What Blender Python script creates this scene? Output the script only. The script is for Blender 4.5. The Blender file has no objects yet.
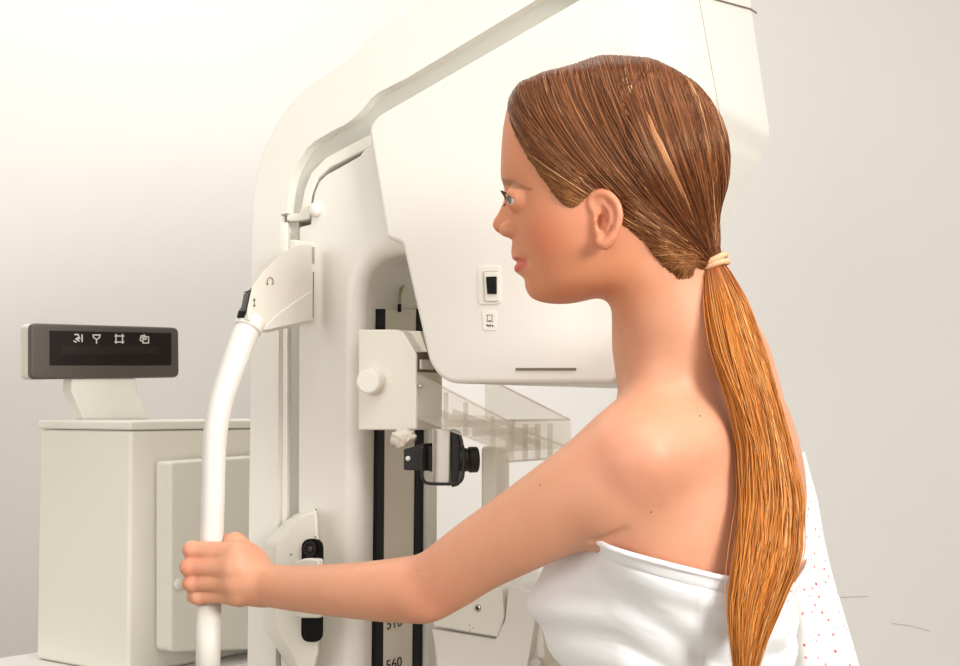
import bpy, bmesh, math, random
import numpy as np
from mathutils import Vector, Matrix
random.seed(7); RNG = np.random.default_rng(7)
C = bpy.context.scene.collection
F = 1440.0
CAMZ = 1.355
PIT = math.radians(3.0)
CAM = np.array([0.0, 0.0, CAMZ])
FW = np.array([0, math.cos(PIT), math.sin(PIT)]); UPV = np.array([0, -math.sin(PIT), math.cos(PIT)])

def ray(px, py):
    return FW + np.array([1, 0, 0]) * (px - 480) / F + UPV * (333 - py) / F
def at(px, py, Y):
    d = ray(px, py); return CAM + d * (Y / d[1])
class Plane:
    """a plane in the room; hit() finds where the sight line through a photo point meets it"""
    def __init__(s, p, n): s.p = np.array(p, float); s.n = np.array(n, float); s.n /= np.linalg.norm(s.n)
    def hit(s, px, py):
        d = ray(px, py); return CAM + d * (np.dot(s.p - CAM, s.n) / np.dot(d, s.n))
    def off(s, o): return Plane(s.p + s.n * o, s.n)
def plane3(a, b, c):
    a, b, c = map(np.array, (a, b, c)); n = np.cross(b - a, c - a)
    if n[1] < 0: n = -n
    return Plane(a, n)

# ------------------------------------------------------------------ materials
def lin(c): return tuple(((v / 255) / 12.92 if v / 255 <= .04045 else ((v / 255 + .055) / 1.055) ** 2.4) for v in c)
def mat(name, rgb, rough=.45, spec=.5, bump=0, bscale=200, coat=0, metal=0, sub=0, var=0, vscale=6):
    m = bpy.data.materials.new(name); m.use_nodes = True; nt = m.node_tree; b = nt.nodes['Principled BSDF']
    col = lin(rgb) + (1,)
    b.inputs['Base Color'].default_value = col; b.inputs['Roughness'].default_value = rough
    b.inputs['Specular IOR Level'].default_value = spec; b.inputs['Coat Weight'].default_value = coat
    b.inputs['Metallic'].default_value = metal
    if sub:
        b.inputs['Subsurface Weight'].default_value = sub
    tc = nt.nodes.new('ShaderNodeTexCoord')
    if var:
        n = nt.nodes.new('ShaderNodeTexNoise'); n.inputs['Scale'].default_value = vscale; n.inputs['Detail'].default_value = 3
        mx = nt.nodes.new('ShaderNodeMixRGB'); mx.inputs[1].default_value = col
        mx.inputs[2].default_value = tuple(v * (1 - var) for v in col[:3]) + (1,)
        nt.links.new(tc.outputs['Object'], n.inputs['Vector']); nt.links.new(n.outputs['Fac'], mx.inputs[0]); nt.links.new(mx.outputs[0], b.inputs['Base Color'])
    if bump:
        n = nt.nodes.new('ShaderNodeTexNoise'); n.inputs['Scale'].default_value = bscale; n.inputs['Detail'].default_value = 2
        bp = nt.nodes.new('ShaderNodeBump'); bp.inputs['Strength'].default_value = bump; bp.inputs['Distance'].default_value = .001
        nt.links.new(tc.outputs['Object'], n.inputs['Vector']); nt.links.new(n.outputs['Fac'], bp.inputs['Height']); nt.links.new(bp.outputs[0], b.inputs['Normal'])
    return m

# ------------------------------------------------------------------ mesh helpers
def tag(o, label=None, cat=None, group=None, kind=None):
    if label: o['label'] = label
    if cat: o['category'] = cat
    if group: o['group'] = group
    if kind: o['kind'] = kind
    return o
def empty(name, loc, label, cat, group=None):
    o = bpy.data.objects.new(name, None); o.location = loc; o.empty_display_size = .05; C.objects.link(o)
    return tag(o, label, cat, group)
def link(name, me, m, parent=None, loc=None, bevel=0, seg=3, smooth=True):
    o = bpy.data.objects.new(name, me); C.objects.link(o)
    if m is not None: me.materials.append(m)
    if smooth:
        me.polygons.foreach_set('use_smooth', [True] * len(me.polygons))
    if parent is not None:
        o.parent = parent
        root = np.array(wloc(parent)); me.transform(Matrix.Translation(Vector(-root)))
    if bevel:
        b = o.modifiers.new('bevel', 'BEVEL'); b.width = bevel; b.segments = seg; b.limit_method = 'ANGLE'; b.angle_limit = math.radians(32)
        w = o.modifiers.new('wn', 'WEIGHTED_NORMAL'); w.keep_sharp = True
    return o
def wloc(o):
    v = Vector((0, 0, 0))
    while o is not None: v += o.location; o = o.parent
    return v
def obj(name, verts, faces, m, parent=None, bevel=0, seg=3, smooth=True):
    me = bpy.data.meshes.new(name); me.from_pydata([tuple(map(float, v)) for v in verts], [], [tuple(map(int, f)) for f in faces]); me.update()
    bm = bmesh.new(); bm.from_mesh(me); bmesh.ops.recalc_face_normals(bm, faces=bm.faces); bm.to_mesh(me); bm.free()
    return link(name, me, m, parent, bevel=bevel, seg=seg, smooth=smooth)
def loft(name, A, B, m, parent=None, bevel=.002, seg=3, big=None):
    """solid between two matching outlines; big = (i0, i1, width, segments) rounds that run of the near rim"""
    n = len(A); V = list(A) + list(B)
    Fc = [list(range(n)), list(range(2 * n - 1, n - 1, -1))] + [(i, i + n, (i + 1) % n + n, (i + 1) % n) for i in range(n)]
    me = bpy.data.meshes.new(name); me.from_pydata([tuple(map(float, v)) for v in V], [], [tuple(f) for f in Fc]); me.update()
    bm = bmesh.new(); bm.from_mesh(me)
    if big:
        bm.verts.ensure_lookup_table()
        for (i0, i1, w, sg) in big:
            vs = [bm.verts[i] for i in range(i0, i1 + 1)]
            es = [bm.edges.get((a, b)) for a, b in zip(vs, vs[1:])]
            bmesh.ops.bevel(bm, geom=[e for e in es if e], offset=w, segments=sg, profile=.5, affect='EDGES', clamp_overlap=True)
            break
    bmesh.ops.recalc_face_normals(bm, faces=bm.faces); bm.to_mesh(me); bm.free()
    return link(name, me, m, parent, bevel=bevel, seg=seg, smooth=bevel > 0)
def prism(name, pts, vec, m, parent=None, bevel=.002, seg=3, big=None):
    pts = [np.array(p, float) for p in pts]; vec = np.array(vec, float)
    return loft(name, pts, [p + vec for p in pts], m, parent, bevel, seg, big)
def rnd(poly, r, n=5):
    """rounds the corners of a 2-D outline; r is one radius or a list"""
    out = []; N = len(poly)
    for i in range(N):
        p = np.array(poly[i], float); a = np.array(poly[i - 1], float); b = np.array(poly[(i + 1) % N], float)
        ri = r[i] if isinstance(r, (list, tuple)) else r
        if ri <= 0: out.append(tuple(p)); continue
        la, lb = np.linalg.norm(a - p), np.linalg.norm(b - p); t = min(ri, la * .48, lb * .48)
        s = p + (a - p) / la * t; e = p + (b - p) / lb * t
        for k in range(n + 1):
            u = k / n; out.append(tuple((1 - u) ** 2 * s + 2 * u * (1 - u) * p + u * u * e))
    return out
def catmull(P, n):
    P = np.array(P, float); m = len(P); out = []
    Q = np.vstack([2 * P[0] - P[1], P, 2 * P[-1] - P[-2]])
    t = np.linspace(0, m - 1 - 1e-9, n)
    i = t.astype(int); u = (t - i)[:, None]
    p0, p1, p2, p3 = Q[i], Q[i + 1], Q[i + 2], Q[i + 3]
    return .5 * (2 * p1 + (p2 - p0) * u + (2 * p0 - 5 * p1 + 4 * p2 - p3) * u * u + (3 * p1 - p0 - 3 * p2 + p3) * u ** 3)
def tube_data(path, rad, sides=16, cap=True):
    P = np.array(path, float); n = len(P); r = np.broadcast_to(np.array(rad, float), (n,))
    T = np.gradient(P, axis=0); T /= np.linalg.norm(T, axis=1)[:, None]
    a = np.array([0, 0, 1.0]) if abs(T[0][2]) < .9 else np.array([1.0, 0, 0])
    V = []; nrm = np.cross(T[0], a); nrm /= np.linalg.norm(nrm)
    for i in range(n):
        nrm = nrm - T[i] * np.dot(nrm, T[i]); nrm /= np.linalg.norm(nrm); bi = np.cross(T[i], nrm)
        for k in range(sides):
            an = 2 * math.pi * k / sides; V.append(P[i] + (nrm * math.cos(an) + bi * math.sin(an)) * r[i])
    Fc = [(i * sides + k, i * sides + (k + 1) % sides, (i + 1) * sides + (k + 1) % sides, (i + 1) * sides + k) for i in range(n - 1) for k in range(sides)]
    if cap: Fc += [tuple(range(sides))[::-1], tuple((n - 1) * sides + k for k in range(sides))]
    return V, Fc
def tube(name, path, rad, m, parent=None, sides=16, bevel=0):
    V, Fc = tube_data(path, rad, sides); return obj(name, V, Fc, m, parent, bevel=bevel, seg=2)
def lathe(name, c, axis, prof, m, parent=None, n=40, bevel=0):
    """prof: list of (distance along axis, radius)"""
    axis = np.array(axis, float); axis /= np.linalg.norm(axis); c = np.array(c, float)
    return tube_raw(name, c, axis, prof, m, parent, n, bevel)
def tube_raw(name, c, axis, prof, m, parent, n, bevel):
    a = np.array([0, 0, 1.0]) if abs(axis[2]) < .9 else np.array([1.0, 0, 0])
    u = np.cross(axis, a); u /= np.linalg.norm(u); v = np.cross(axis, u); V = []
    for (h, r) in prof:
        for k in range(n):
            t = 2 * math.pi * k / n; V.append(c + axis * h + (u * math.cos(t) + v * math.sin(t)) * max(r, 1e-5))
    q = len(prof)
    Fc = [(i * n + k, i * n + (k + 1) % n, (i + 1) * n + (k + 1) % n, (i + 1) * n + k) for i in range(q - 1) for k in range(n)]
    Fc += [tuple(range(n))[::-1], tuple((q - 1) * n + k for k in range(n))]
    return obj(name, V, Fc, m, parent, bevel=bevel, seg=2)
def join_data(parts):
    V = []; Fc = []
    for v, f in parts:
        o = len(V); V += list(v); Fc += [tuple(i + o for i in q) for q in f]
    return V, Fc
def bars_on(plane, segs, w, th):
    """thin raised strokes drawn on a plane, from photo point to photo point"""
    parts = []
    for (a, b) in segs:
        A = plane.hit(*a); B = plane.hit(*b); d = B - A; L = np.linalg.norm(d); d /= L
        s = np.cross(d, plane.n); s /= np.linalg.norm(s); A = A - d * w / 2; B = B + d * w / 2
        q = [A + s * w / 2, B + s * w / 2, B - s * w / 2, A - s * w / 2]
        q += [p - plane.n * th for p in q]
        parts.append((q, [(0, 1, 2, 3), (7, 6, 5, 4), (0, 4, 5, 1), (1, 5, 6, 2), (2, 6, 7, 3), (3, 7, 4, 0)]))
    return join_data(parts)

# ------------------------------------------------------------------ implicit surfaces
def smin(a, b, k):
    if k <= 0: return np.minimum(a, b)
    h = np.maximum(k - np.abs(a - b), 0) / k
    return np.minimum(a, b) - h * h * k * .25
def smax(a, b, k): return -smin(-a, -b, k)
def cone(a, b, ra, rb, k=.01, sub=False):
    a = np.array(a, float); b = np.array(b, float); ab = b - a; L2 = max(ab @ ab, 1e-12)
    def f(P):
        q = P - a; t = np.clip(q @ ab / L2, 0, 1)
        return np.sqrt(((q - t[:, None] * ab) ** 2).sum(1)) - (ra + (rb - ra) * t)
    return (f, (a + b) / 2, math.sqrt(L2) / 2 + max(ra, rb), k, sub)
def chain(pts, rads, k=.01, sub=False):
    return [cone(pts[i], pts[i + 1], rads[i], rads[i + 1], k, sub) for i in range(len(pts) - 1)]
def limb(pts, rads, k=.01, n=26):
    P = catmull(pts, n); R = catmull(np.array(rads)[:, None], n)[:, 0]
    return group(chain(P, R, .0006), k)
def ell(c, rad, ax=None, k=.01, sub=False):
    c = np.array(c, float); r = np.array(rad, float); R = np.eye(3) if ax is None else np.array([np.array(v, float) / np.linalg.norm(v) for v in ax])
    def f(P):
        q = (P - c) @ R.T; k0 = np.sqrt(((q / r) ** 2).sum(1)); k1 = np.sqrt(((q / r ** 2) ** 2).sum(1)) + 1e-9
        return np.where(k0 < 1e-6, -r.min(), k0 * (k0 - 1) / k1)
    return (f, c, r.max(), k, sub)
def group(ops, k):
    c = np.mean([o[1] for o in ops], axis=0); R = max(np.linalg.norm(o[1] - c) + o[2] for o in ops)
    return (lambda P: ev(ops, P), c, R, k, False)
def ev(ops, P, cull=None):
    """evaluate the operations in order; cull = (centre, radius) of the point cloud"""
    d = None
    for f, c, R, k, sub in ops:
        if cull is not None and d is not None:
            lb = np.linalg.norm(c - cull[0]) - R - cull[1]
            if not sub and lb > d.max() + k: continue
            if sub and lb > k - d.min(): continue
        v = f(P)
        if d is None: d = v
        elif sub: d = smax(d, -v, k)
        else: d = smin(d, v, k)
    return d
def nets(ops, xs, ys, zs, B=20, extra=None):
    xs, ys, zs = (np.array(a, float) for a in (xs, ys, zs)); nx, ny, nz = len(xs), len(ys), len(zs)
    D = np.ones((nx, ny, nz), np.float32)
    for i in range(0, nx, B):
        for j in range(0, ny, B):
            for k in range(0, nz, B):
                X, Y, Z = xs[i:i + B], ys[j:j + B], zs[k:k + B]
                c = np.array([(X[0] + X[-1]) / 2, (Y[0] + Y[-1]) / 2, (Z[0] + Z[-1]) / 2])
                rad = .5 * math.sqrt((X[-1] - X[0]) ** 2 + (Y[-1] - Y[0]) ** 2 + (Z[-1] - Z[0]) ** 2)
                lb = min(np.linalg.norm(o[1] - c) - o[2] for o in ops if not o[4])
                if lb > rad + .02: continue
                G = np.stack(np.meshgrid(X, Y, Z, indexing='ij'), -1).reshape(-1, 3)
                S = G[::97]; v = ev(ops, S, (c, rad))
                if v.min() > .03 + rad * .7: continue
                if v.max() < -.03 - rad * .7: D[i:i + B, j:j + B, k:k + B] = -1; continue
                D[i:i + B, j:j + B, k:k + B] = ev(ops, G, (c, rad)).reshape(len(X), len(Y), len(Z))
    ins = D < 0
    s = ins[:-1, :-1, :-1].astype(np.int8)
    for a in (0, 1):
        for b in (0, 1):
            for c_ in (0, 1):
                if a + b + c_: s = s + ins[a:nx - 1 + a, b:ny - 1 + b, c_:nz - 1 + c_]
    act = (s > 0) & (s < 8); ci = np.argwhere(act); N = len(ci)
    idx = np.full(act.shape, -1, np.int32); idx[act] = np.arange(N)
    acc = np.zeros((N, 3)); cnt = np.zeros(N)
    cor = [(a, b, c_) for a in (0, 1) for b in (0, 1) for c_ in (0, 1)]
    for A in cor:
        for q in range(3):
            if A[q]: continue
            Bc = list(A); Bc[q] = 1
            ia = ci + np.array(A); ib = ci + np.array(Bc)
            da = D[ia[:, 0], ia[:, 1], ia[:, 2]]; db = D[ib[:, 0], ib[:, 1], ib[:, 2]]
            m = (da < 0) != (db < 0)
            t = (da[m] / (da[m] - db[m]))[:, None]
            pa = np.stack([xs[ia[m, 0]], ys[ia[m, 1]], zs[ia[m, 2]]], 1); pb = np.stack([xs[ib[m, 0]], ys[ib[m, 1]], zs[ib[m, 2]]], 1)
            acc[m] += pa + t * (pb - pa); cnt[m] += 1
    V = acc / cnt[:, None]; faces = []
    for q in range(3):
        sl0 = [slice(None)] * 3; sl1 = [slice(None)] * 3; sl0[q] = slice(0, -1); sl1[q] = slice(1, None)
        ch = ins[tuple(sl0)] != ins[tuple(sl1)]; e = np.argwhere(ch)
        o1, o2 = [(1, 2), (2, 0), (0, 1)][q]
        ok = (e[:, o1] > 0) & (e[:, o2] > 0) & (e[:, o1] < D.shape[o1] - 1) & (e[:, o2] < D.shape[o2] - 1); e = e[ok]
        def g(a, b):
            f = e.copy(); f[:, o1] -= a; f[:, o2] -= b; return idx[f[:, 0], f[:, 1], f[:, 2]]
        Q = np.stack([g(0, 0), g(1, 0), g(1, 1), g(0, 1)], 1)
        fl = ins[e[:, 0], e[:, 1], e[:, 2]]; Q[~fl] = Q[~fl][:, ::-1]
        faces.append(Q)
    Fq = np.vstack(faces); Fq = Fq[(Fq >= 0).all(1)]
    return V, Fq
def fast_mesh(name, V, Fq):
    me = bpy.data.meshes.new(name); n = Fq.shape[1]
    me.vertices.add(len(V)); me.vertices.foreach_set('co', np.asarray(V, np.float32).ravel())
    me.loops.add(Fq.size); me.loops.foreach_set('vertex_index', Fq.astype(np.int32).ravel())
    me.polygons.add(len(Fq)); me.polygons.foreach_set('loop_start', np.arange(0, Fq.size, n, dtype=np.int32))
    me.polygons.foreach_set('loop_total', np.full(len(Fq), n, np.int32))
    me.update(calc_edges=True); me.validate()
    return me
def vcol(me, name, col):
    a = me.color_attributes.new(name, 'FLOAT_COLOR', 'POINT'); c = np.ones((len(me.vertices), 4), np.float32); c[:, :3] = col
    a.data.foreach_set('color', c.ravel())
def grad(ops, P, h=.0008):
    g = np.zeros_like(P)
    for a in range(3):
        e = np.zeros(3); e[a] = h; g[:, a] = (ev(ops, P + e) - ev(ops, P - e)) / (2 * h)
    return g / (np.linalg.norm(g, axis=1)[:, None] + 1e-9)
def ss(x, a, b):
    t = np.clip((x - a) / (b - a), 0, 1); return t * t * (3 - 2 * t)
# ================================================================== THE WOMAN
YAW = math.radians(7)
fh = np.array([-math.cos(YAW), math.sin(YAW), 0.0]); lh = np.array([-math.sin(YAW), -math.cos(YAW), 0.0]); zz = np.array([0, 0, 1.0])
H0 = at(612, 175, 1.335); MID = Plane(H0, lh)
def loc(P):
    q = P - H0; return q @ fh, q @ lh, P[:, 2]
def hp(px, py, w=0.0): return Plane(H0 + lh * w, lh).hit(px, py)
def tab(rows):
    pts = [hp(px, py) for px, py in rows]
    z = np.array([p[2] for p in pts]); u = np.array([(p - H0) @ fh for p in pts]); o = np.argsort(z)
    return z[o], u[o]
base_rows = [(520, 85), (508, 105), (503.5, 130), (502, 150), (501, 170), (501.3, 179), (504, 186), (506, 191), (508, 198), (510, 208), (512, 220), (513.5, 232), (513, 240), (512, 246), (511.3, 253), (512.8, 257.5), (517, 262), (515.5, 266), (515.8, 271), (520, 275), (524.4, 279), (525, 283), (525.6, 288), (527.5, 293), (530.5, 298), (536, 302.5), (548, 306.5), (570, 310)]
nose_rows = [(501.3, 179), (503.6, 186), (504.6, 191), (504.3, 196), (503.6, 201), (501.6, 206), (499.3, 211), (496.3, 216), (493.8, 220), (492.6, 224), (493.4, 228), (496.5, 231.5), (502, 235), (509, 238), (513, 240.5)]
bz, bu = tab(base_rows); nz_, nu = tab(nose_rows)
zpy = lambda py: hp(560, py)[2]
Wz = np.array([zpy(p) for p in (310, 304, 295, 285, 262, 240, 215, 179, 150, 130, 100)][::1])
Ww = np.array([.020, .029, .040, .049, .061, .067, .0695, .068, .067, .064, .056])
_o = np.argsort(Wz); _c = catmull(np.stack([Wz[_o], Ww[_o]], 1), 120)
for _ in range(40): _c[1:-1, 1] = (_c[:-2, 1] + 2 * _c[1:-1, 1] + _c[2:, 1]) / 4
Wz, Ww = _c[:, 0], _c[:, 1]
u0 = (hp(600, 200) - H0) @ fh
zeye = zpy(198)
sz, su = tab([(520, 85), (508, 105), (503.5, 130), (502, 150), (501.5, 170), (502.5, 182), (504.5, 192), (507, 202), (509, 212), (511, 224), (512.5, 236), (514, 248), (516, 258), (518.5, 268), (521.5, 278), (524.5, 286), (527.5, 293), (530.5, 298), (536, 302.5), (548, 306.5), (570, 310)])
_s = catmull(np.stack([sz, su], 1), 160)
for _ in range(12): _s[1:-1, 1] = (_s[:-2, 1] + 2 * _s[1:-1, 1] + _s[2:, 1]) / 4
sz, su = _s[:, 0], _s[:, 1]
def face_f(P):
    u, w, z = loc(P); aw = np.abs(w)
    b = np.interp(z, bz, bu); b2 = np.interp(z, sz, su); b = b2 + (b - b2) * np.exp(-(aw / .019) ** 2); n = np.interp(z, nz_, nu, left=-9, right=-9)
    N = np.maximum(n - b, 0); N = np.where(n < -5, 0, N)
    wn = np.interp(z, [zpy(238), zpy(228), zpy(215), zpy(195)], [.0115, .0115, .0075, .0068])
    A = b - u0 + N * np.exp(-(aw / wn) ** 2.4)
    A = A - .0080 * np.exp(-((aw - .031) / .014) ** 2 - ((z - zeye) / .0105) ** 2)
    A = A - .0022 * np.exp(-((aw - .0255) / .006) ** 2 - ((z - zpy(262)) / .004) ** 2)
    A = A + .0018 * np.exp(-((aw - .036) / .02) ** 2 - ((z - zpy(228)) / .02) ** 2)
    A = A - .0075 * ss(aw, .002, .034) * np.exp(-((z - zpy(270)) / .045) ** 2)
    A = A - .004 * ss(aw, .012, .05) * np.exp(-((z - zpy(205)) / .03) ** 2)
    W = np.interp(z, Wz, Ww); A = np.maximum(A, .01)
    uu = np.where(u > u0, (u - u0) / A, (u0 - u) / .05); p = 2.25
    g = (np.abs(uu) ** p + (aw / W) ** p) ** (1 / p)
    d = (g - 1) * np.minimum(A, W) * np.where(g > 1.3, .7, 1)
    top = z - zpy(92)
    # under the jaw: a slanting lower limit from the chin back to the jaw angle
    a = hp(540, 312.5); c = hp(605, 294); t = c - a; nn = np.cross(t, lh); nn /= np.linalg.norm(nn)
    if nn[2] > 0: nn = -nn
    low = (P - a) @ nn
    return smax(smax(d, top, .02), low, .022)
skull = [ell(hp(616, 151), (.0915, .0685, .0800), (fh, lh, zz), .02),
         ell(hp(647, 177), (.057, .062, .062), (fh, lh, zz), .03)]
neck = [cone(hp(652, 235), at(678, 335, 1.367), .0450, .0485, .02), cone(at(678, 335, 1.367), at(706, 400, 1.43), .0490, .055, .04),
        cone(hp(646, 280), at(677, 345, 1.357), .034, .042, .02)]
TA = math.radians(30); ft = np.array([-math.cos(TA), math.sin(TA), 0]); rt = np.array([math.sin(TA), math.cos(TA), 0]); TC = np.array([.205, 1.44, 0])
def T(f, r, z): return TC + ft * f + rt * r + zz * z
AX = (ft, rt, zz)
torso = [ell(T(0, 0, 1.18), (.094, .134, .20), AX), ell(T(-.012, 0, 1.285), (.078, .145, .10), AX, .05), ell(T(0, 0, 1.02), (.082, .115, .16), AX, .03),
         ell(T(-.005, 0, .87), (.105, .160, .13), AX, .04), ell(T(-.06, .075, .84), (.07, .075, .085), None, .05), ell(T(-.06, -.075, .84), (.07, .075, .085), None, .05),
         ell(T(.066, -.066, 1.165), (.052, .055, .060), AX, .04), ell(T(.066, .066, 1.165), (.052, .055, .060), AX, .04),
         ell(T(-.056, -.085, 1.265), (.028, .050, .075), AX, .04), ell(T(-.056, .085, 1.265), (.028, .050, .075), AX, .04),
         cone(T(-.045, -.095, 1.19), at(620, 508, 1.300), .040, .026, .035), ell(T(-.035, -.075, 1.275), (.055, .080, .105), AX, .03), ell(T(-.030, .065, 1.275), (.050, .068, .100), AX, .03)]
SL = at(630, 464, 1.30); SR = at(736, 447, 1.572)
legs = []
for s in (-1, 1):
    legs.append(limb([T(0, s * .085, .86), T(.01, s * .085, .5), T(-.02, s * .09, .30), T(-.02, s * .09, .09)], [.088, .055, .050, .034], .03, 20))
    legs += chain([T(-.03, s * .09, .035), T(.09, s * .1, .03), T(.155, s * .105, .018)], [.034, .030, .018], .02)
traps = [cone(at(686, 354, 1.390), at(647, 440, 1.320), .041, .032, .035), cone(at(680, 350, 1.40), at(745, 418, 1.55), .045, .038, .05),
         cone(T(.045, 0, 1.29), at(634, 446, 1.34), .035, .028, .03), cone(T(-.02, 0, 1.32), T(-.03, 0, 1.40), .07, .045, .05)]
armL = [limb([SL, at(578, 496, 1.32), at(530, 525, 1.345), at(480, 554, 1.375), at(436, 583, 1.405), at(402, 590, 1.425), at(350, 590.5, 1.46), at(300, 588.5, 1.505), at(262, 585, 1.542)],
             [.0485, .0440, .0395, .0350, .0325, .0318, .0275, .0238, .0215], .034, 96)]
armL += [ell(at(423, 601, 1.402), (.016, .013, .014), None, .02)]
elR, wrR = T(.0, .215, 1.03), T(.09, .225, .80)
armR = [limb([SR, T(-.005, .195, 1.18), elR, wrR], [.0515, .043, .034, .022], .02, 20)]
hR = [cone(wrR, wrR + np.array([-.03, 0, -.07]), .022, .026, .01)]
for q, L in zip((-.024, -.008, .008, .024), (.066, .078, .074, .06)):
    b0 = wrR + np.array([-.035, 0, -.085]) + rt * 0 + ft * q; hR += chain([b0, b0 + np.array([-.005, 0, -L * .5]), b0 + np.array([.004, .0, -L])], [.0085, .008, .0065], .002)
hR += chain([wrR + ft * .012, wrR + ft * .045 - zz * .05, wrR + ft * .048 - zz * .085], [.014, .010, .008], .006)
# --- left hand closed on the grab handle
BAR = lambda py: at(np.interp(py, [500, 545, 600, 700], [213, 211.5, 209.5, 207]), py, 1.57)
Wr = at(262, 585, 1.542)
mcp = [at(235, 553, 1.537), at(232, 567, 1.532), at(233, 581, 1.534), at(236, 593, 1.540)]
pip = [at(192.5, 549.5, 1.549), at(190, 567, 1.547), at(192.5, 583, 1.550), at(198.5, 597, 1.555)]
dip = [at(190, 551, 1.583), at(188, 569, 1.585), at(189, 584, 1.585), at(193, 597, 1.585)]
tip = [at(207, 553, 1.601), at(207, 570, 1.603), at(205, 585, 1.601), at(206, 597, 1.598)]
palm = [cone(Wr + (m - Wr) * .12, m + (Wr - m) * .12, .0165, r, .012) for m, r in zip(mcp, (.0125, .0128, .0122, .0112))]
palm += [cone(at(250, 575, 1.552), at(240, 595, 1.56), .018, .013, .015), cone(at(250, 560, 1.556), at(236, 549, 1.566), .017, .012, .012)]
hand = [group(palm, .004)]; fing = []
for i in range(4):
    r = (.0092, .0094, .0090, .0080)[i]
    fing.append(group(chain([mcp[i] + (Wr - mcp[i]) * .25 + np.array([0, .003, 0]), mcp[i], pip[i], dip[i], tip[i]], [r * 1.2, r * 1.30, r * .94, r * .86, r * .75], .002) +
                      [ell(pip[i] + np.array([-.001, -.002, 0]), (r * 1.05, r * 1.0, r * 1.02), None, .003)], .0020))
hand.append(group(fing, .012))
hand.append(group(chain([at(252, 570, 1.556), at(235, 545, 1.572), at(220, 543, 1.594), at(200, 547, 1.606)], [.017, .0125, .0098, .0085], .006), .010))
handG = group(hand, .009)
# --- ear
def eard(px, py, w=0): return hp(px, py, .0665 + (px - 588) / 1083 * .42 + w)
ear_g = group([ell(eard(605, 218), (.0135, .0045, .0245), (fh * .93 - lh * .36, lh * .93 + fh * .36, zz), .004)], .004)
rim = [(595, 213), (590.5, 204), (593, 196), (600.5, 193), (609, 195), (616, 202), (619.5, 212), (619, 222), (615.5, 232), (610.5, 240), (604.5, 244.5), (599.5, 242)]
rr = [.0022, .0028, .0031, .0032, .0032, .0032, .0032, .0032, .0034, .0044, .0050, .0042]
earops = [ear_g, ell(eard(604, 219, .005), (.0095, .0055, .0175), (fh, lh, zz), .002, True)]
earops.append(limb([eard(x, y, .0022) for x, y in rim], rr, .003, 40))
earops.append(limb([eard(x, y, .0012) for x, y in [(604, 203), (610, 211), (611, 221), (606.5, 231)]], [.0021, .0024, .0024, .002], .003, 14))
earops += [ell(eard(597.5, 222, .002), (.0028, .0030, .0042), None, .003), ell(eard(602, 222, .000), (.0048, .006, .0072), None, .002, True)]
earN = group(earops[:1] + earops[2:], .004)
def ear_side(ops):
    return ops
eye_c = hp(520, 198.5, .0305)
lid = [ell(eye_c, (.0136, .0140, .0135), (fh, lh, zz), .004),
       ell(eye_c + fh * .0090 + lh * .001, (.0100, .0128, .0040), (fh, lh * .93 - zz * .36, zz * .93 + lh * .36), .0012, True)]
eye_r = eye_c - lh * .061
lid2 = [ell(eye_r, (.0136, .0140, .0135), (fh, lh, zz), .004), ell(eye_r + fh * .0090 - lh * .001, (.0100, .0128, .0040), (fh, lh * .93 + zz * .36, zz * .93 - lh * .36), .0012, True)]
ala = [ell(hp(508, 230, s * .0125), (.0085, .0058, .0068), (fh, lh, zz), .004) for s in (1, -1)]
nost = [ell(hp(503.5, 237.5, s * .0065), (.005, .0028, .0035), None, .002, True) for s in (1, -1)]
def front(w_, py):
    z = zpy(py); us = np.linspace(.14, .03, 400); P = H0 + fh * us[:, None] + lh * w_; P[:, 2] = z
    return P[np.argmax(face_f(P) < 0)]
mouth = [front(w_, py) + fh * o for w_, py, o in ((-.0205, 263.5, .0), (-.014, 262.6, .0012), (-.006, 262.2, .0018), (0, 262.6, .0018), (.006, 262.2, .0018), (.014, 262.6, .0012), (.0205, 263.5, .0))]
lips = [ell(hp(520, 257.5, 0), (.0068, .018, .0038), (fh, lh, zz), .003), ell(hp(521, 268.5, 0), (.0058, .016, .0044), (fh, lh, zz), .003),
        *[c[:4] + (True,) for c in chain(mouth, [.0006, .0013, .0015, .0015, .0015, .0013, .0006], .0016)]]
headN = [(face_f, hp(560, 200), .14, .018, False)]
# far ear: mirror image of the near one
def mirror(ops):
    out = []
    for f, c, R, k, s in ops:
        def g(P, f=f): return f(P - 2 * ((P - H0) @ lh)[:, None] * lh)
        out.append((g, c - 2 * ((c - H0) @ lh) * lh, R, k, s))
    return out
head = skull + headN + ala + nost + lid + lid2 + lips
headbody = torso + legs + neck + traps + head + earops + mirror(earops) + armL + [handG, cone(BAR(470), BAR(690), .0136, .0136, .0008, True)] + armR + [group(hR, .01)]
def on_body(px, py, Y=1.1):
    """first point of the skin along a sight line"""
    d = ray(px, py); d = d / d[1]; t = np.linspace(Y, 1.75, 900); P = CAM + t[:, None] * d
    v = ev(headbody, P); i = np.argmax(v < 0); return P[i] if v[i] < 0 else None
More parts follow.
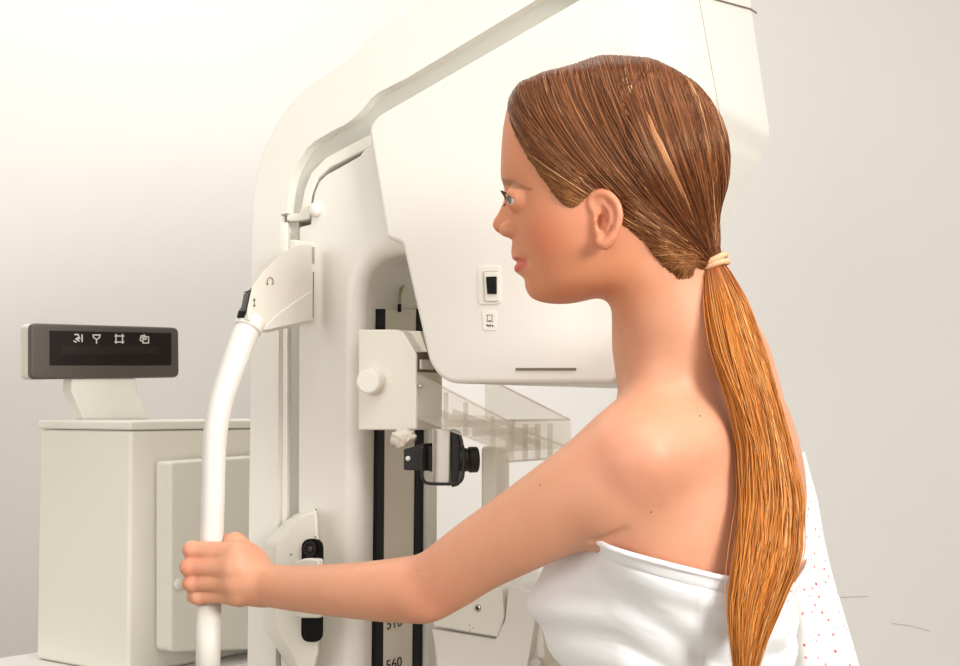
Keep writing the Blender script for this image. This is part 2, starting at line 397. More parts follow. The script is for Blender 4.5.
# ridge of the shoulder blade and the crease behind the arm
q0, q1 = on_body(652, 452), on_body(706, 440); c0, c1, c2 = on_body(590, 543), on_body(594, 542), on_body(624, 531)
headbody += [cone(q0 + np.array([0, .013, 0]), q1 + np.array([-.004, .016, 0]), .0150, .0140, .04),
             cone(c1, c2 - np.array([0, .0015, 0]), .0016, .0005, .008, True)]
def axis(*segs):
    out = []
    for a, b, h in segs:
        n = max(1, int(round((b - a) / h))); out += list(np.linspace(a, b, n, endpoint=False))
    return out
xs = axis((-.36, -.335, .004), (-.335, -.225, .0017), (-.225, 0.0, .004), (0.0, .185, .0017), (.185, .44, .004))
ys = axis((1.17, 1.25, .003), (1.25, 1.36, .0018), (1.36, 1.51, .0036), (1.51, 1.62, .0019), (1.62, 1.72, .004))
zs = axis((-.02, 1.0, .012), (1.0, 1.13, .004), (1.13, 1.235, .0020), (1.235, 1.38, .0038), (1.38, 1.62, .0017), (1.62, 1.70, .004))
import time; _t = time.time()
V, Q = nets(headbody, xs, ys, zs)
V[:, 2] = np.maximum(V[:, 2], 0.0)
print('body', len(V), time.time() - _t)
# skin colour belongs to the skin itself: lips, brows, flushed cheek and shoulder, moles
col = np.tile(np.array(lin((217, 158, 125))), (len(V), 1))
def paint(mask, rgb):
    global col
    col = col * (1 - mask[:, None]) + np.array(lin(rgb)) * mask[:, None]
def blob(p, r, pw=2): return np.exp(-(np.linalg.norm(V - p, axis=1) / r) ** pw)
u, w, z = loc(V); aw = np.abs(w); onh = ss(z, zpy(345), zpy(285)) * ss(u, -.08, .0)
paint(onh * .68, (214, 138, 96))
paint(onh * blob(hp(545, 238, .058), .024) * .6, (216, 118, 84)); paint(onh * blob(hp(545, 238, -.058), .024) * .6, (216, 118, 84))
paint(blob(at(640, 455, 1.24), .06) * .22, (226, 138, 118)); paint(blob(at(425, 605, 1.38), .05) * .25, (210, 120, 90))
paint(blob(at(186, 570, 1.54), .022) * .35, (222, 132, 112)); paint(blob(hp(612, 215, .08), .028) * .35, (222, 138, 112))
zl = zpy(262.3); lw = np.clip(1 - (aw / .0245) ** 2, 0, 1)
lm = ss(.0062 * np.sqrt(lw) + .0012 - np.abs(z - zl + .0022), -.0008, .0010) * (u > u0 + .045) * (aw < .0245)
paint(lm * .85, (205, 98, 92))
zb = np.interp(aw, [.006, .02, .035, .05], [zpy(183), zpy(184), zpy(189), zpy(197)])
bw = np.interp(aw, [.004, .010, .035, .052], [.0, .0036, .003, .0008])
paint(ss(bw - np.abs(z - zb), -.0012, .0012) * (u > u0 + .02) * .62 * ((aw < .052) & (aw > .005)), (120, 78, 50))
me = fast_mesh('person', V, Q); vcol(me, 'skin', col)
SKIN = bpy.data.materials.new('skin'); SKIN.use_nodes = True; nt = SKIN.node_tree; b = nt.nodes['Principled BSDF']
a = nt.nodes.new('ShaderNodeVertexColor'); a.layer_name = 'skin'
tc = nt.nodes.new('ShaderNodeTexCoord')
n1 = nt.nodes.new('ShaderNodeTexNoise'); n1.inputs['Scale'].default_value = 45; n1.inputs['Detail'].default_value = 4
mx = nt.nodes.new('ShaderNodeMixRGB'); mx.blend_type = 'MULTIPLY'; mx.inputs[2].default_value = (.93, .86, .84, 1)
nt.links.new(tc.outputs['Object'], n1.inputs['Vector']); nt.links.new(n1.outputs['Fac'], mx.inputs[0]); nt.links.new(a.outputs['Color'], mx.inputs[1])
MOLES = [(663, 322, 1.33, 1.5), (540, 485, 1.31, 1.0), (651, 512, 1.27, 1.3), (700, 416, 1.33, 1.6), (418, 571, 1.385, 1.2), (726, 571, 1.34, 1.5), (410, 583, 1.39, 1.0), (672, 447, 1.29, .8), (660, 505, 1.29, .6), (668, 384, 1.34, .8), (424, 579, 1.39, .9), (586, 575, 1.3, 0)]
n2 = nt.nodes.new('ShaderNodeTexNoise'); n2.inputs['Scale'].default_value = 700; n2.inputs['Detail'].default_value = 2
bp = nt.nodes.new('ShaderNodeBump'); bp.inputs['Strength'].default_value = .18; bp.inputs['Distance'].default_value = .0006
nt.links.new(tc.outputs['Object'], n2.inputs['Vector']); nt.links.new(n2.outputs['Fac'], bp.inputs['Height']); nt.links.new(bp.outputs[0], b.inputs['Normal'])
nt.links.new(mx.outputs[0], b.inputs['Base Color'])
b.inputs['Roughness'].default_value = .52; b.inputs['Specular IOR Level'].default_value = .5
b.inputs['Subsurface Weight'].default_value = .22; b.inputs['Subsurface Radius'].default_value = (1, .35, .18); b.inputs['Subsurface Scale'].default_value = .006
PERSON = link('person', me, SKIN)
tag(PERSON, 'young woman with a long ponytail in a white towel, gripping the white handle', 'person')
sm = PERSON.modifiers.new('smooth', 'SMOOTH'); sm.factor = .5; sm.iterations = 2
MOLEM = mat('mole_brown', (120, 66, 48), .6)
for (px, py, Y, r) in MOLES:
    if r <= 0: continue
    p = on_body(px, py)
    if p is None: continue
    g = grad(headbody, p[None])[0]; s = r * .00085
    lathe('mole', p - g * .0003, g, [(0, s), (.0004, s * .9), (.0007, s * .4)], MOLEM, PERSON, 12)
EYEW = mat('eye_white', (225, 222, 215), .12, coat=1); IRIS = mat('iris_grey_green', (96, 112, 104), .15, coat=1); BLACK = mat('pupil_black', (8, 8, 8), .2)
LASH = mat('lash_dark', (62, 42, 32), .6)
for ec, s in ((eye_c, 1), (eye_r, -1)):
    gaze = fh + lh * .42 - zz * .04; gaze /= np.linalg.norm(gaze); R = .0119
    E = lathe('eye', ec, gaze, [(-R * math.cos(t), R * math.sin(t)) for t in np.linspace(0.02, math.pi - .02, 20)], EYEW, PERSON, 28)
    lathe('iris', ec, gaze, [(R * math.cos(t) + .00015, R * math.sin(t)) for t in np.linspace(.56, .0, 8)], IRIS, E, 28)
    lathe('pupil', ec, gaze, [(R * math.cos(t) + .0003, R * math.sin(t)) for t in np.linspace(.22, .0, 5)], BLACK, E, 20)
    parts = []
    for up, cnt, ln in ((1, 34, .0062), (-1, 16, .0030)):
        for k in range(cnt):
            f = ((k + .5) / cnt) ** .8 * 2 - 1; lat = lh * s
            p0 = ec + fh * (.0135 - .0032 * f * f) + lat * (.0108 * f) + zz * (up * .0045 * math.sqrt(max(0, 1 - f * f)) - .0042 * f) 
            dr = fh * (.75 - .35 * max(0, f)) + lat * (.95 * f) + zz * (up * .2 - .1 - .25 * max(0, f))
            pts = [p0 + dr * ln * t + zz * up * ln * .4 * t * t for t in (0, .33, .66, 1)]
            parts.append(tube_data(pts, [.00022, .00018, .00013, .00005], 4))
    Vv, Ff = join_data(parts); obj('eyelashes', Vv, Ff, LASH, PERSON)
# ------------------------------------------------------------------ hair
TIE = hp(712.5, 262)
hpoly = [(509, 84), (508.5, 98), (509.5, 112), (512, 126), (517, 140), (524, 153), (532, 165), (541, 178), (550, 191), (558, 202), (566, 209), (573, 208), (582, 201), (590, 194), (601, 189), (613, 193), (620, 203), (623, 222), (632, 233), (645, 243), (653, 256), (664, 270), (676, 280), (687, 281), (695, 272), (701, 263), (722, 252), (760, 238), (760, 20), (500, 20)]
hq = []
for (x, y) in hpoly:
    p = hp(x, y, .055 if y > 105 and x < 700 else 0.0); hq.append(((p - H0) @ fh, p[2]))
hq = np.array(hq)
def poly_sd(u, z):
    A = hq; Bq = np.roll(hq, -1, 0); best = np.full(u.shape, 9.0); ins = np.zeros(u.shape, bool)
    for (a, b) in zip(A, Bq):
        e = b - a; t = np.clip(((u - a[0]) * e[0] + (z - a[1]) * e[1]) / (e @ e), 0, 1)
        best = np.minimum(best, np.hypot(u - a[0] - t * e[0], z - a[1] - t * e[1]))
        c = ((a[1] > z) != (b[1] > z)) & (u < (b[0] - a[0]) * (z - a[1]) / (b[1] - a[1] + 1e-12) + a[0]); ins ^= c
    return np.where(ins, best, -best)
scalp = skull + headN + [cone(hp(652, 235), at(678, 335, 1.367), .0450, .0485, .02)]
def cap_f(P):
    u, w, z = loc(P); sd = poly_sd(u, z)
    t = .0075 * ss(sd, -.001, .016) - .004 * (1 - ss(sd, -.006, .0015))
    t = t - .0022 * np.exp(-(w / .004) ** 2) * (z > zpy(120)) * ss(u, -.06, -.03)
    return ev(scalp, P) - t
capops = [(cap_f, hp(625, 160), .16, .01, False),
          cone(hp(672, 218), TIE + fh * .003 + zz * .002, .034, .0068, .018)]
hx = axis((-.02, .27, .0022)); hy = axis((1.22, 1.45, .0022)); hz = axis((1.42, 1.70, .0022))
CV, CQ = nets(capops, hx, hy, hz)
print('cap', len(CV))
def hair_mat(name, dark, light, rough=.38):
    m = bpy.data.materials.new(name); m.use_nodes = True; nt = m.node_tree; b = nt.nodes['Principled BSDF']
    a = nt.nodes.new('ShaderNodeVertexColor'); a.layer_name = 'hair'; nt.links.new(a.outputs['Color'], b.inputs['Base Color'])
    b.inputs['Roughness'].default_value = rough; b.inputs['Specular IOR Level'].default_value = .5; return m
HM = hair_mat('hair_strands', 0, 0, .36); HB = hair_mat('hair_base', 0, 0, .95); HB.node_tree.nodes['Principled BSDF'].inputs['Specular IOR Level'].default_value = 0; HM.node_tree.nodes['Principled BSDF'].inputs['Specular Tint'].default_value = (1, .72, .48, 1)
me = fast_mesh('hair', CV, CQ); vcol(me, 'hair', np.tile(np.array(lin((96, 56, 34))), (len(CV), 1)))
HAIR = link('hair', me, HB, PERSON); sm = HAIR.modifiers.new('smooth', 'SMOOTH'); sm.iterations = 2

def strands_mesh(name, P, rad, colr, m, parent):
    """P (N,M,3) paths, rad (N,M), colr (N,M,3): every hair a closed three-sided fibre"""
    N, M, _ = P.shape; Tn = np.gradient(P, axis=1); Tn /= np.linalg.norm(Tn, axis=2)[..., None] + 1e-9
    r = RNG.normal(size=(N, 1, 3)); a = np.cross(Tn, np.broadcast_to(r, Tn.shape)); a /= np.linalg.norm(a, axis=2)[..., None] + 1e-9; b = np.cross(Tn, a)
    vs = []
    for k in range(3):
        t = 2 * math.pi * k / 3; vs.append(P + (a * math.cos(t) + b * math.sin(t)) * rad[..., None])
    V = np.stack(vs, 2).reshape(-1, 3); cc = np.repeat(colr[:, :, None], 3, 2).reshape(-1, 3)
    i, j, k = np.meshgrid(np.arange(N), np.arange(M - 1), np.arange(3), indexing='ij'); g = lambda i, j, k: (i * M + j) * 3 + k % 3
    Fq = np.stack([g(i, j, k), g(i, j, k + 1), g(i, j + 1, k + 1), g(i, j + 1, k)], -1).reshape(-1, 4)
    me = fast_mesh(name, V, Fq); vcol(me, 'hair', cc); return link(name, me, m, parent)

def project(P, lvl, it=4):
    sh = P.shape; X = P.reshape(-1, 3).copy(); L = np.repeat(lvl, sh[1]) if lvl.ndim == 1 else lvl.ravel()
    for _ in range(it):
        d = ev(capops, X) - L; X -= np.clip(d, -.02, .02)[:, None] * grad(capops, X)
    return X.reshape(sh)
def side_pt(px, py, s):
    """skin of the hair at a side-view position, from the left (s=1) or right (s=-1)"""
    ws = np.linspace(.1, 0, 80); P = np.array([hp(px, py, s * q) for q in ws]); v = ev(capops, P); i = np.argmax(v < .001)
    return P[i] if v[i] < .001 else hp(px, py, s * .004)
M = 32; tt = np.linspace(0, 1, M) ** 1.35
# how far out to the side the hair surface lies at each side-view position
gx = np.arange(500, 742, 3.0); gy = np.arange(40, 300, 3.0); ws = np.linspace(.095, 0, 48)
G0 = np.array([[hp(x, y) for y in gy] for x in gx]); dep = np.zeros((len(gx), len(gy)))
rayd = np.array([[(hp(x, y, .05) - hp(x, y)) / .05 for y in gy] for x in gx]); fnd = np.zeros(dep.shape, bool)
for wq in ws:
    vq = ev(capops, (G0 + rayd * wq).reshape(-1, 3)).reshape(dep.shape) < .001
    nw = vq & ~fnd; dep[nw] = wq; fnd |= vq
def lift(x, y, s):
    """side-view positions (N,M) and side (N,) to points on the hair"""
    fx = np.clip((x - 500) / 3, 0, len(gx) - 1.001); fy = np.clip((y - 40) / 3, 0, len(gy) - 1.001); ix = fx.astype(int); iy = fy.astype(int); a = fx - ix; b = fy - iy
    bl = lambda A: (A[ix, iy].T * ((1 - a) * (1 - b)).T + A[ix + 1, iy].T * (a * (1 - b)).T + A[ix, iy + 1].T * ((1 - a) * b).T + A[ix + 1, iy + 1].T * (a * b).T).T
    wq = bl(dep) * s[:, None]; return bl(G0) + bl(rayd) * wq[..., None]
fam = lambda q, tabl: np.array([np.interp(q, [0, .15, .3, .6, .85, 1], [r[k] for r in tabl]) for k in (0, 1)]).T
part_px = [(509, 95), (512, 86), (525, 77), (543, 69), (564, 63), (585, 57), (606, 52), (627, 53), (648, 56), (668, 63), (686, 75), (702, 90), (714, 108)]
pc = catmull(part_px, 200)
T1 = [(503, 140), (522, 128), (556, 125), (642, 112), (710, 118), (742, 140)]; T2 = [(588, 214), (612, 214), (640, 218), (688, 208), (726, 205), (744, 205)]
groups_ = []
nA = 5200; q = RNG.uniform(0, 1, nA) ** .9; q = (np.round(q * 70) / 70 + RNG.normal(0, .010, nA)).clip(0, 1); s0 = np.where(np.arange(nA) % 5, 1, -1)
ia = (q * 199).astype(int); st = pc[ia] + np.stack([RNG.normal(0, 1, nA), RNG.uniform(1, 5, nA)], 1)
b1 = fam(q, T1) + RNG.normal(0, 4, (nA, 2)); b2 = fam(q, T2) + RNG.normal(0, 3.5, (nA, 2)); groups_.append((st, b1, b2, s0, np.zeros(nA)))
hl = catmull([(510, 98), (510, 112), (513, 126), (518, 140), (525, 153), (533, 165), (542, 178), (551, 191), (559, 201), (567, 207)], 200)
nB = 2000; q = RNG.uniform(0, 1, nB); s0 = np.where(np.arange(nB) % 5, 1, -1); st = hl[(q * 199).astype(int)] + np.stack([RNG.uniform(-.5, 6, nB), RNG.uniform(-4, 0, nB)], 1)
b1 = st + np.stack([14 + 14 * q, 34 - 30 * q], 1) + RNG.normal(0, 3, (nB, 2)); b2 = np.stack([600 + 25 * q, 205 + 12 * q], 1) + RNG.normal(0, 5, (nB, 2)); groups_.append((st, b1, b2, s0, np.ones(nB)))
nl = catmull([(568, 207), (576, 204), (584, 198), (592, 192), (603, 188), (614, 192), (621, 204), (625, 222), (634, 234), (646, 244), (655, 257), (666, 270), (678, 279), (690, 279)], 200)
nC = 1900; q = RNG.uniform(0, 1, nC); s0 = np.where(np.arange(nC) % 5, 1, -1); st = nl[(q * 199).astype(int)] + np.stack([RNG.uniform(-1, 3, nC), RNG.uniform(-6, 0, nC)], 1)
b1 = st * .65 + np.array([700, 250]) * .35 + np.stack([0 * q, -9 * (1 - q)], 1) + RNG.normal(0, 2.5, (nC, 2)); b2 = np.stack([672 + 15 * q, 243 + 14 * q], 1) + RNG.normal(0, 4, (nC, 2)); groups_.append((st, b1, b2, s0, np.full(nC, 2)))
st, b1, b2, s0, kind = [np.concatenate(a) for a in zip(*groups_)]
N = len(st); en = np.array([712.5, 262]) + RNG.normal(0, 3.2, (N, 2)); h = tt[None, :, None]
XY = (1 - h) ** 3 * st[:, None] + 3 * h * (1 - h) ** 2 * b1[:, None] + 3 * h * h * (1 - h) * b2[:, None] + h ** 3 * en[:, None]
lv = RNG.uniform(-.0002, .0016, N) + np.concatenate([.0007 * np.sin(np.round(groups_[0][0][:, 0] / 2.6) * 12.9), np.zeros(nB + nC)])
P = lift(XY[..., 0], XY[..., 1], s0)
near0 = (kind == 0); P[near0, 0] += lh * (s0[near0] * .0015)[:, None]
S = P[:, 0].copy(); end = TIE + RNG.normal(0, .0035, (N, 3))
P = project(P, lv, 3)
for _ in range(2): P[:, 1:-1] = (P[:, :-2] + 2 * P[:, 1:-1] + P[:, 2:]) / 4
P = project(P, lv, 2); P += np.cumsum(RNG.normal(0, .00012, P.shape), axis=1)
rad = np.tile(RNG.uniform(.00035, .00062, (N, 1)), (1, M)); rad[:, 0] *= .4; rad[:, -1] *= .8
def cmix(n, pal, wts):
    pal = np.array([lin(c) for c in pal]); i = RNG.choice(len(pal), n, p=wts); return pal[i] * RNG.uniform(.8, 1.2, (n, 1))
cb = cmix(N, [(98, 54, 32), (122, 70, 40), (150, 94, 56), (208, 160, 112), (70, 38, 24)], [.34, .30, .18, .04, .14])
# hair next to the temples and nape is fairer
fair = np.where(kind > 0, RNG.uniform(.1, .75, N), 0) * ss(-S[:, 2], -zpy(120), -zpy(185))
cb = cb * (1 - fair[:, None]) + np.array(lin((176, 120, 70))) * fair[:, None]
colr = np.repeat(cb[:, None], M, 1)
strands_mesh('hair_strands', P, rad, colr, HM, PERSON)['kind'] = 'stuff'
# the fair lock tucked behind the crown
def side_pt(px, py, s): return lift(np.array([[px]]), np.array([[py]]), np.array([s]))[0, 0]
lockp = catmull([(646, 112), (655, 135), (668, 162), (682, 190), (694, 215), (703, 236), (708, 250)], 24)
LP = project(np.array([[side_pt(x, y, 1) for x, y in lockp]]), np.array([.0012]), 3)[0]
nL = 70; wv = np.sin(np.linspace(0, 1, 24) ** .8 * math.pi) ** .8 * .0030
acr = np.cross(np.gradient(LP, axis=0), grad(capops, LP)); acr /= np.linalg.norm(acr, axis=1)[:, None]
gL = grad(capops, LP); k = RNG.uniform(-1, 1, nL)
PL = LP[None] + acr[None] * (k[:, None] * wv[None])[..., None] + gL[None] * ((1 - k ** 2)[:, None] * wv[None] * .35)[..., None]
strands_mesh('loose_lock', PL, np.full((nL, 24), .00045), np.repeat(cmix(nL, [(196, 140, 96), (150, 94, 56)], [.6, .4])[:, None], 24, 1), HM, PERSON)
# stray fine hairs over the crown
nf = 70; i = RNG.integers(0, 200, nf); FP = []
for j in i:
    x, y = pc[j]; p = hp(x, y + 2, RNG.normal(0, .02)); dr = zz * RNG.uniform(.3, 1) + fh * RNG.normal(.1, .7) + lh * RNG.normal(0, .5); L = RNG.uniform(.006, .022); cv = RNG.normal(0, 1, 3)
    t = np.linspace(0, 1, 10)[:, None]; FP.append(p + dr * L * t + cv * L * .5 * t * t)
strands_mesh('flyaway_hairs', np.array(FP), np.full((nf, 10), .00005), np.repeat(cmix(nf, [(190, 130, 80)], [1])[:, None], 10, 1), HM, PERSON)['kind'] = 'stuff'
# ponytail
rows = [(262, 704, 722, 1.322), (272, 703, 729, 1.318), (285, 703.5, 737, 1.312), (300, 704.5, 745, 1.306), (325, 708, 754, 1.30), (350, 713, 763, 1.295), (375, 721, 771, 1.292), (400, 730, 778, 1.29), (445, 740, 790, 1.29), (500, 741, 801, 1.283), (550, 735, 800, 1.272), (572, 732, 795, 1.269), (600, 729, 783, 1.266), (640, 731, 766, 1.263), (675, 734, 757, 1.262)]
ry = np.array([r[0] for r in rows], float); rl = np.array([r[1] for r in rows], float); rrg = np.array([r[2] for r in rows], float); rY = np.array([r[3] for r in rows])
MT = 40; nT = 3600; s = np.linspace(0, 1, MT); yrow = 262 + (675 - 262) * s
cxr = np.interp(yrow, ry, (rl + rrg) / 2); hwr = np.interp(yrow, ry, (rrg - rl) / 2); Yr = np.interp(yrow, ry, rY)
cen = np.array([at(a, b_, c) for a, b_, c in zip(cxr, yrow, Yr)]); hw = hwr / F * Yr; hd = np.interp(s, [0, .1, .5, 1], [.009, .013, .020, .010])
an = np.linspace(0, 2 * math.pi, 28, endpoint=False); Vt = []
for j in range(MT - 3):
    q = .80 if j < 30 else .80 - .07 * (j - 30)
    for t in an: Vt.append(cen[j] + np.array([math.cos(t), 0, 0]) * hw[j] * q * (1 + .05 * math.sin(5 * t)) + np.array([0, math.sin(t), 0]) * hd[j] * q)
n28 = 28; Ft = [(j * n28 + k, j * n28 + (k + 1) % n28, (j + 1) * n28 + (k + 1) % n28, (j + 1) * n28 + k) for j in range(MT - 4) for k in range(n28)] + [tuple(range(n28)), tuple((MT - 4) * n28 + k for k in range(n28))]
TAILC = mat('ponytail_core', (150, 88, 36), .6); TAIL = obj('ponytail', Vt, Ft, TAILC, PERSON)
ph = RNG.uniform(0, 2 * math.pi, nT); ra = np.sqrt(RNG.uniform(.35, 1, nT)) * RNG.uniform(.9, 1.03, nT)
ph = np.round(ph * 9) / 9 + RNG.normal(0, .05, nT); ra = np.where(RNG.uniform(size=nT) < .06, ra * 1.12, ra) * (1 + .04 * np.sin(np.round(ph * 9) * 7.3))
drift = RNG.normal(0, .5, nT)[:, None] * s[None] + .25 * np.sin(s[None] * RNG.uniform(3, 7, (nT, 1)) + RNG.uniform(0, 6, (nT, 1)))
wob = 1 + .05 * np.sin(s[None] * RNG.uniform(6, 14, (nT, 1)) + RNG.uniform(0, 6, (nT, 1)))
PT = cen[None] + np.stack([np.cos(ph[:, None] + drift) * hw[None] * (ra[:, None] * wob), np.zeros((nT, MT)), np.zeros((nT, MT))], -1)
PT[..., 1] += np.sin(ph[:, None] + drift) * hd[None] * ra[:, None]
L = RNG.uniform(.72, 1.0, nT); L[: nT // 2] = RNG.uniform(.93, 1.04, nT // 2)
fidx = np.clip(s[None] * L[:, None] * (MT - 1), 0, MT - 1.001); i0 = fidx.astype(int); fr = (fidx - i0)[..., None]; ar = np.arange(nT)[:, None]
PT = PT[ar, i0] * (1 - fr) + PT[ar, i0 + 1] * fr
ext = np.maximum(0, s[None] * L[:, None] - 1)[..., None]; PT += ext * np.array([0, 0, -.4])
ct = cmix(nT, [(206, 128, 56), (222, 148, 72), (178, 104, 44), (238, 184, 120), (146, 82, 38)], [.40, .28, .16, .08, .08])
blend = ss(s, .0, .14)[None, :, None]; ctop = cmix(nT, [(170, 98, 56), (190, 116, 66), (140, 78, 44)], [.4, .3, .3])
cT = ctop[:, None] * (1 - blend) + ct[:, None] * blend
radT = np.tile(RNG.uniform(.00032, .0006, (nT, 1)), (1, MT)); radT[:, -6:] *= np.linspace(1, .3, 6)
strands_mesh('ponytail_strands', PT, radT, cT, HM, TAIL)['kind'] = 'stuff'
# elastic: two turns of a pale band
TIEM = mat('hair_elastic_beige', (226, 176, 132), .7, bump=.4, bscale=900)
parts = []
dT = at(718, 275, 1.32) - at(708, 250, 1.322); dT /= np.linalg.norm(dT); dT = np.array([.25, .1, -.96]); dT /= np.linalg.norm(dT)
a1 = np.cross(dT, [0, 1, 0]); a1 /= np.linalg.norm(a1); a2 = np.cross(dT, a1)
for o_ in (-.0032, .0022):
    c0 = hp(713, 262) + dT * o_; th = np.linspace(0, 2 * math.pi, 40)
    parts.append(tube_data([c0 + a1 * .0128 * math.cos(t) + a2 * .0140 * math.sin(t) + dT * .0012 * math.sin(2 * t + o_ * 900) for t in th], .0030, 10, cap=False))
Vv, Ff = join_data(parts); obj('hair_elastic', Vv, Ff, TIEM, PERSON)

# ------------------------------------------------------------------ towel wrapped round the chest
def noise1(a, ph): return math.sin(a + ph) + .5 * math.sin(2.3 * a + 1.7 * ph) + .25 * math.sin(4.9 * a + 3.1 * ph)
nth, nzr = 260, 170; TV = []
ztop = lambda th: np.interp(th, [-180, -140, -95, -60, -30, 0, 40, 90, 140, 180], [1.235, 1.236, 1.237, 1.209, 1.190, 1.184, 1.196, 1.225, 1.235, 1.235])
# th measured from straight behind her; negative towards her left arm
dirs = []; 
for j in range(nth):
    th = math.radians(-180 + 360 * j / nth); dirs.append(-ft * math.cos(th) + rt * math.sin(th))
dirs = np.array(dirs); rs = np.linspace(.04, .30, 200)
zrow = []; RR = np.zeros((nzr, nth)); ZZ = np.zeros((nzr, nth))
for j in range(nth):
    zt = ztop(-180 + 360 * j / nth); ZZ[:, j] = zt - (zt - .62) * (np.linspace(0, 1, nzr) ** 1.25)
for i in range(nzr):
    P = (TC[None, None] + dirs[None] * rs[:, None, None]); P = P.copy(); P[..., 2] = np.maximum(ZZ[i][None], .845)
    v = ev(torso, P.reshape(-1, 3)).reshape(len(rs), nth); ins = v < 0
    RR[i] = rs[(len(rs) - 1 - np.argmax(ins[::-1], axis=0))]
for _ in range(3): RR = (np.roll(RR, 1, 1) + 2 * RR + np.roll(RR, -1, 1)) / 4
sm_ = RR.copy()
# cloth bridges hollows under the bust
for i in range(nzr):
    for j in range(nth):
        zc = ZZ[i, j]; thd = -180 + 360 * j / nth; a = math.radians(thd); dz = ztop(thd) - zc
        fold = .0026 * math.sin(90 * dz + 2.4 * a + 1.2 * math.sin(2 * a)) * ss(dz, .02, .06) + .0022 * math.sin(150 * dz - 4.1 * a + 1.5 + 2 * math.sin(3 * a)) * ss(dz, .02, .07) + .0016 * math.exp(-((a + 1.12 - .35 * dz) / .012) ** 2) * (dz > .016)
        fold += .0028 * math.exp(-((dz - .055 - .03 * math.sin(1.3 * a)) / .010) ** 2) + .0030 * math.exp(-((dz - .095 - .022 * math.cos(1.7 * a + .5)) / .011) ** 2)
        fold += .0022 * math.exp(-((dz - .014) / .0016) ** 2) * -1
        r = RR[i, j] + .0065 + fold + .0012 * math.exp(-(dz / .010) ** 2) + .0025 * math.exp(-dz / .03) + max(0, .845 - zc) * .08
        TV.append(TC + dirs[j] * r + zz * zc)
TF = [(i * nth + j, i * nth + (j + 1) % nth, (i + 1) * nth + (j + 1) % nth, (i + 1) * nth + j) for i in range(nzr - 1) for j in range(nth)]
TOWM = mat('white_jersey_cloth', (240, 240, 240), .85, .2, bump=.5, bscale=1400)
me = bpy.data.meshes.new('towel'); me.from_pydata([tuple(v) for v in TV], [], TF); bm = bmesh.new(); bm.from_mesh(me); bmesh.ops.recalc_face_normals(bm, faces=bm.faces); bm.to_mesh(me); bm.free()
TOW = link('towel', me, TOWM, PERSON); so = TOW.modifiers.new('solid', 'SOLIDIFY'); so.thickness = .0035; so.offset = 1
sb = TOW.modifiers.new('sub', 'SUBSURF'); sb.levels = 1; sb.render_levels = 1
hem = []
for j in range(nth + 1):
    thd = -180 + 360 * (j % nth) / nth; hem.append(TC + dirs[j % nth] * (RR[0, j % nth] + .0130) + zz * (ZZ[0, j % nth] - .001))
tube('hem', hem, .0028, TOWM, TOW, 8)
# ------------------------------------------------------------------ dotted gown slipping off the far shoulder
GR = [(452, 778, 803.5, .030), (470, 772, 808, .035), (500, 776, 816, .042), (540, 776, 823, .050), (575, 768, 831, .055), (620, 767, 844, .062), (666, 766, 857, .068), (760, 776, 880, .08), (950, 770, 905, .09), (1200, 765, 930, .10)]
ng = 90; GV = []; Gy = catmull([(g[0], g[1], g[2], g[3]) for g in GR], 70)
for i, (yy, xl, xr, dd) in enumerate(Gy):
    Yc = 1.535; a = at((xl + xr) / 2, yy, Yc); hwd = (xr - xl) / 2 / F * Yc
    for j in range(ng):
        t = 2 * math.pi * j / ng; k = i / 70
        wv = 1 + (.035 + .10 * k) * math.sin(6 * t + 1.1) * ss(k, .0, .4) + .04 * k * math.sin(11 * t + 5 * k)
        GV.append(a + np.array([math.cos(t) * hwd * (1 + (wv - 1) * abs(math.sin(t))), math.sin(t) * dd * wv, 0]))
GF = [(i * ng + j, i * ng + (j + 1) % ng, (i + 1) * ng + (j + 1) % ng, (i + 1) * ng + j) for i in range(69) for j in range(ng)]
GM = mat('dotted_gown_cloth', (240, 236, 230), .85, .2); nt = GM.node_tree; b = nt.nodes['Principled BSDF']
uvn = nt.nodes.new('ShaderNodeUVMap'); vo = nt.nodes.new('ShaderNodeTexVoronoi'); vo.inputs['Scale'].default_value = 1; vo.inputs['Randomness'].default_value = .28
rp = nt.nodes.new('ShaderNodeValToRGB'); rp.color_ramp.elements[0].position = .13; rp.color_ramp.elements[1].position = .18
mx = nt.nodes.new('ShaderNodeMixRGB'); mx.inputs[2].default_value = lin((240, 236, 230)) + (1,)
hs = nt.nodes.new('ShaderNodeMixRGB'); hs.inputs[1].default_value = lin((196, 60, 84)) + (1,); hs.inputs[2].default_value = lin((232, 150, 150)) + (1,)
sep = nt.nodes.new('ShaderNodeSeparateColor'); nt.links.new(vo.outputs['Color'], sep.inputs[0]); nt.links.new(sep.outputs[0], hs.inputs[0]); nt.links.new(hs.outputs[0], mx.inputs[1])
nt.links.new(uvn.outputs['UV'], vo.inputs['Vector']); nt.links.new(vo.outputs['Distance'], rp.inputs['Fac']); nt.links.new(rp.outputs['Color'], mx.inputs[0]); nt.links.new(mx.outputs[0], b.inputs['Base Color'])
me = bpy.data.meshes.new('dotted_gown'); me.from_pydata([tuple(v) for v in GV], [], GF)
uv = me.uv_layers.new(name='UVMap'); 
for p in me.polygons:
    js = [me.loops[l].vertex_index % ng for l in p.loop_indices]; wrap = max(js) - min(js) > ng / 2
    for l, j in zip(p.loop_indices, js):
        vi = me.loops[l].vertex_index; jj = j + (ng if wrap and j < ng / 2 else 0); x = jj / ng * .34; yv = GV[vi][2]
        uv.data[l].uv = ((x + yv) / .0150, (x - yv) / .0150)
GO = link('dotted_gown', me, GM, PERSON); so = GO.modifiers.new('solid', 'SOLIDIFY'); so.thickness = .0025; so.offset = 1
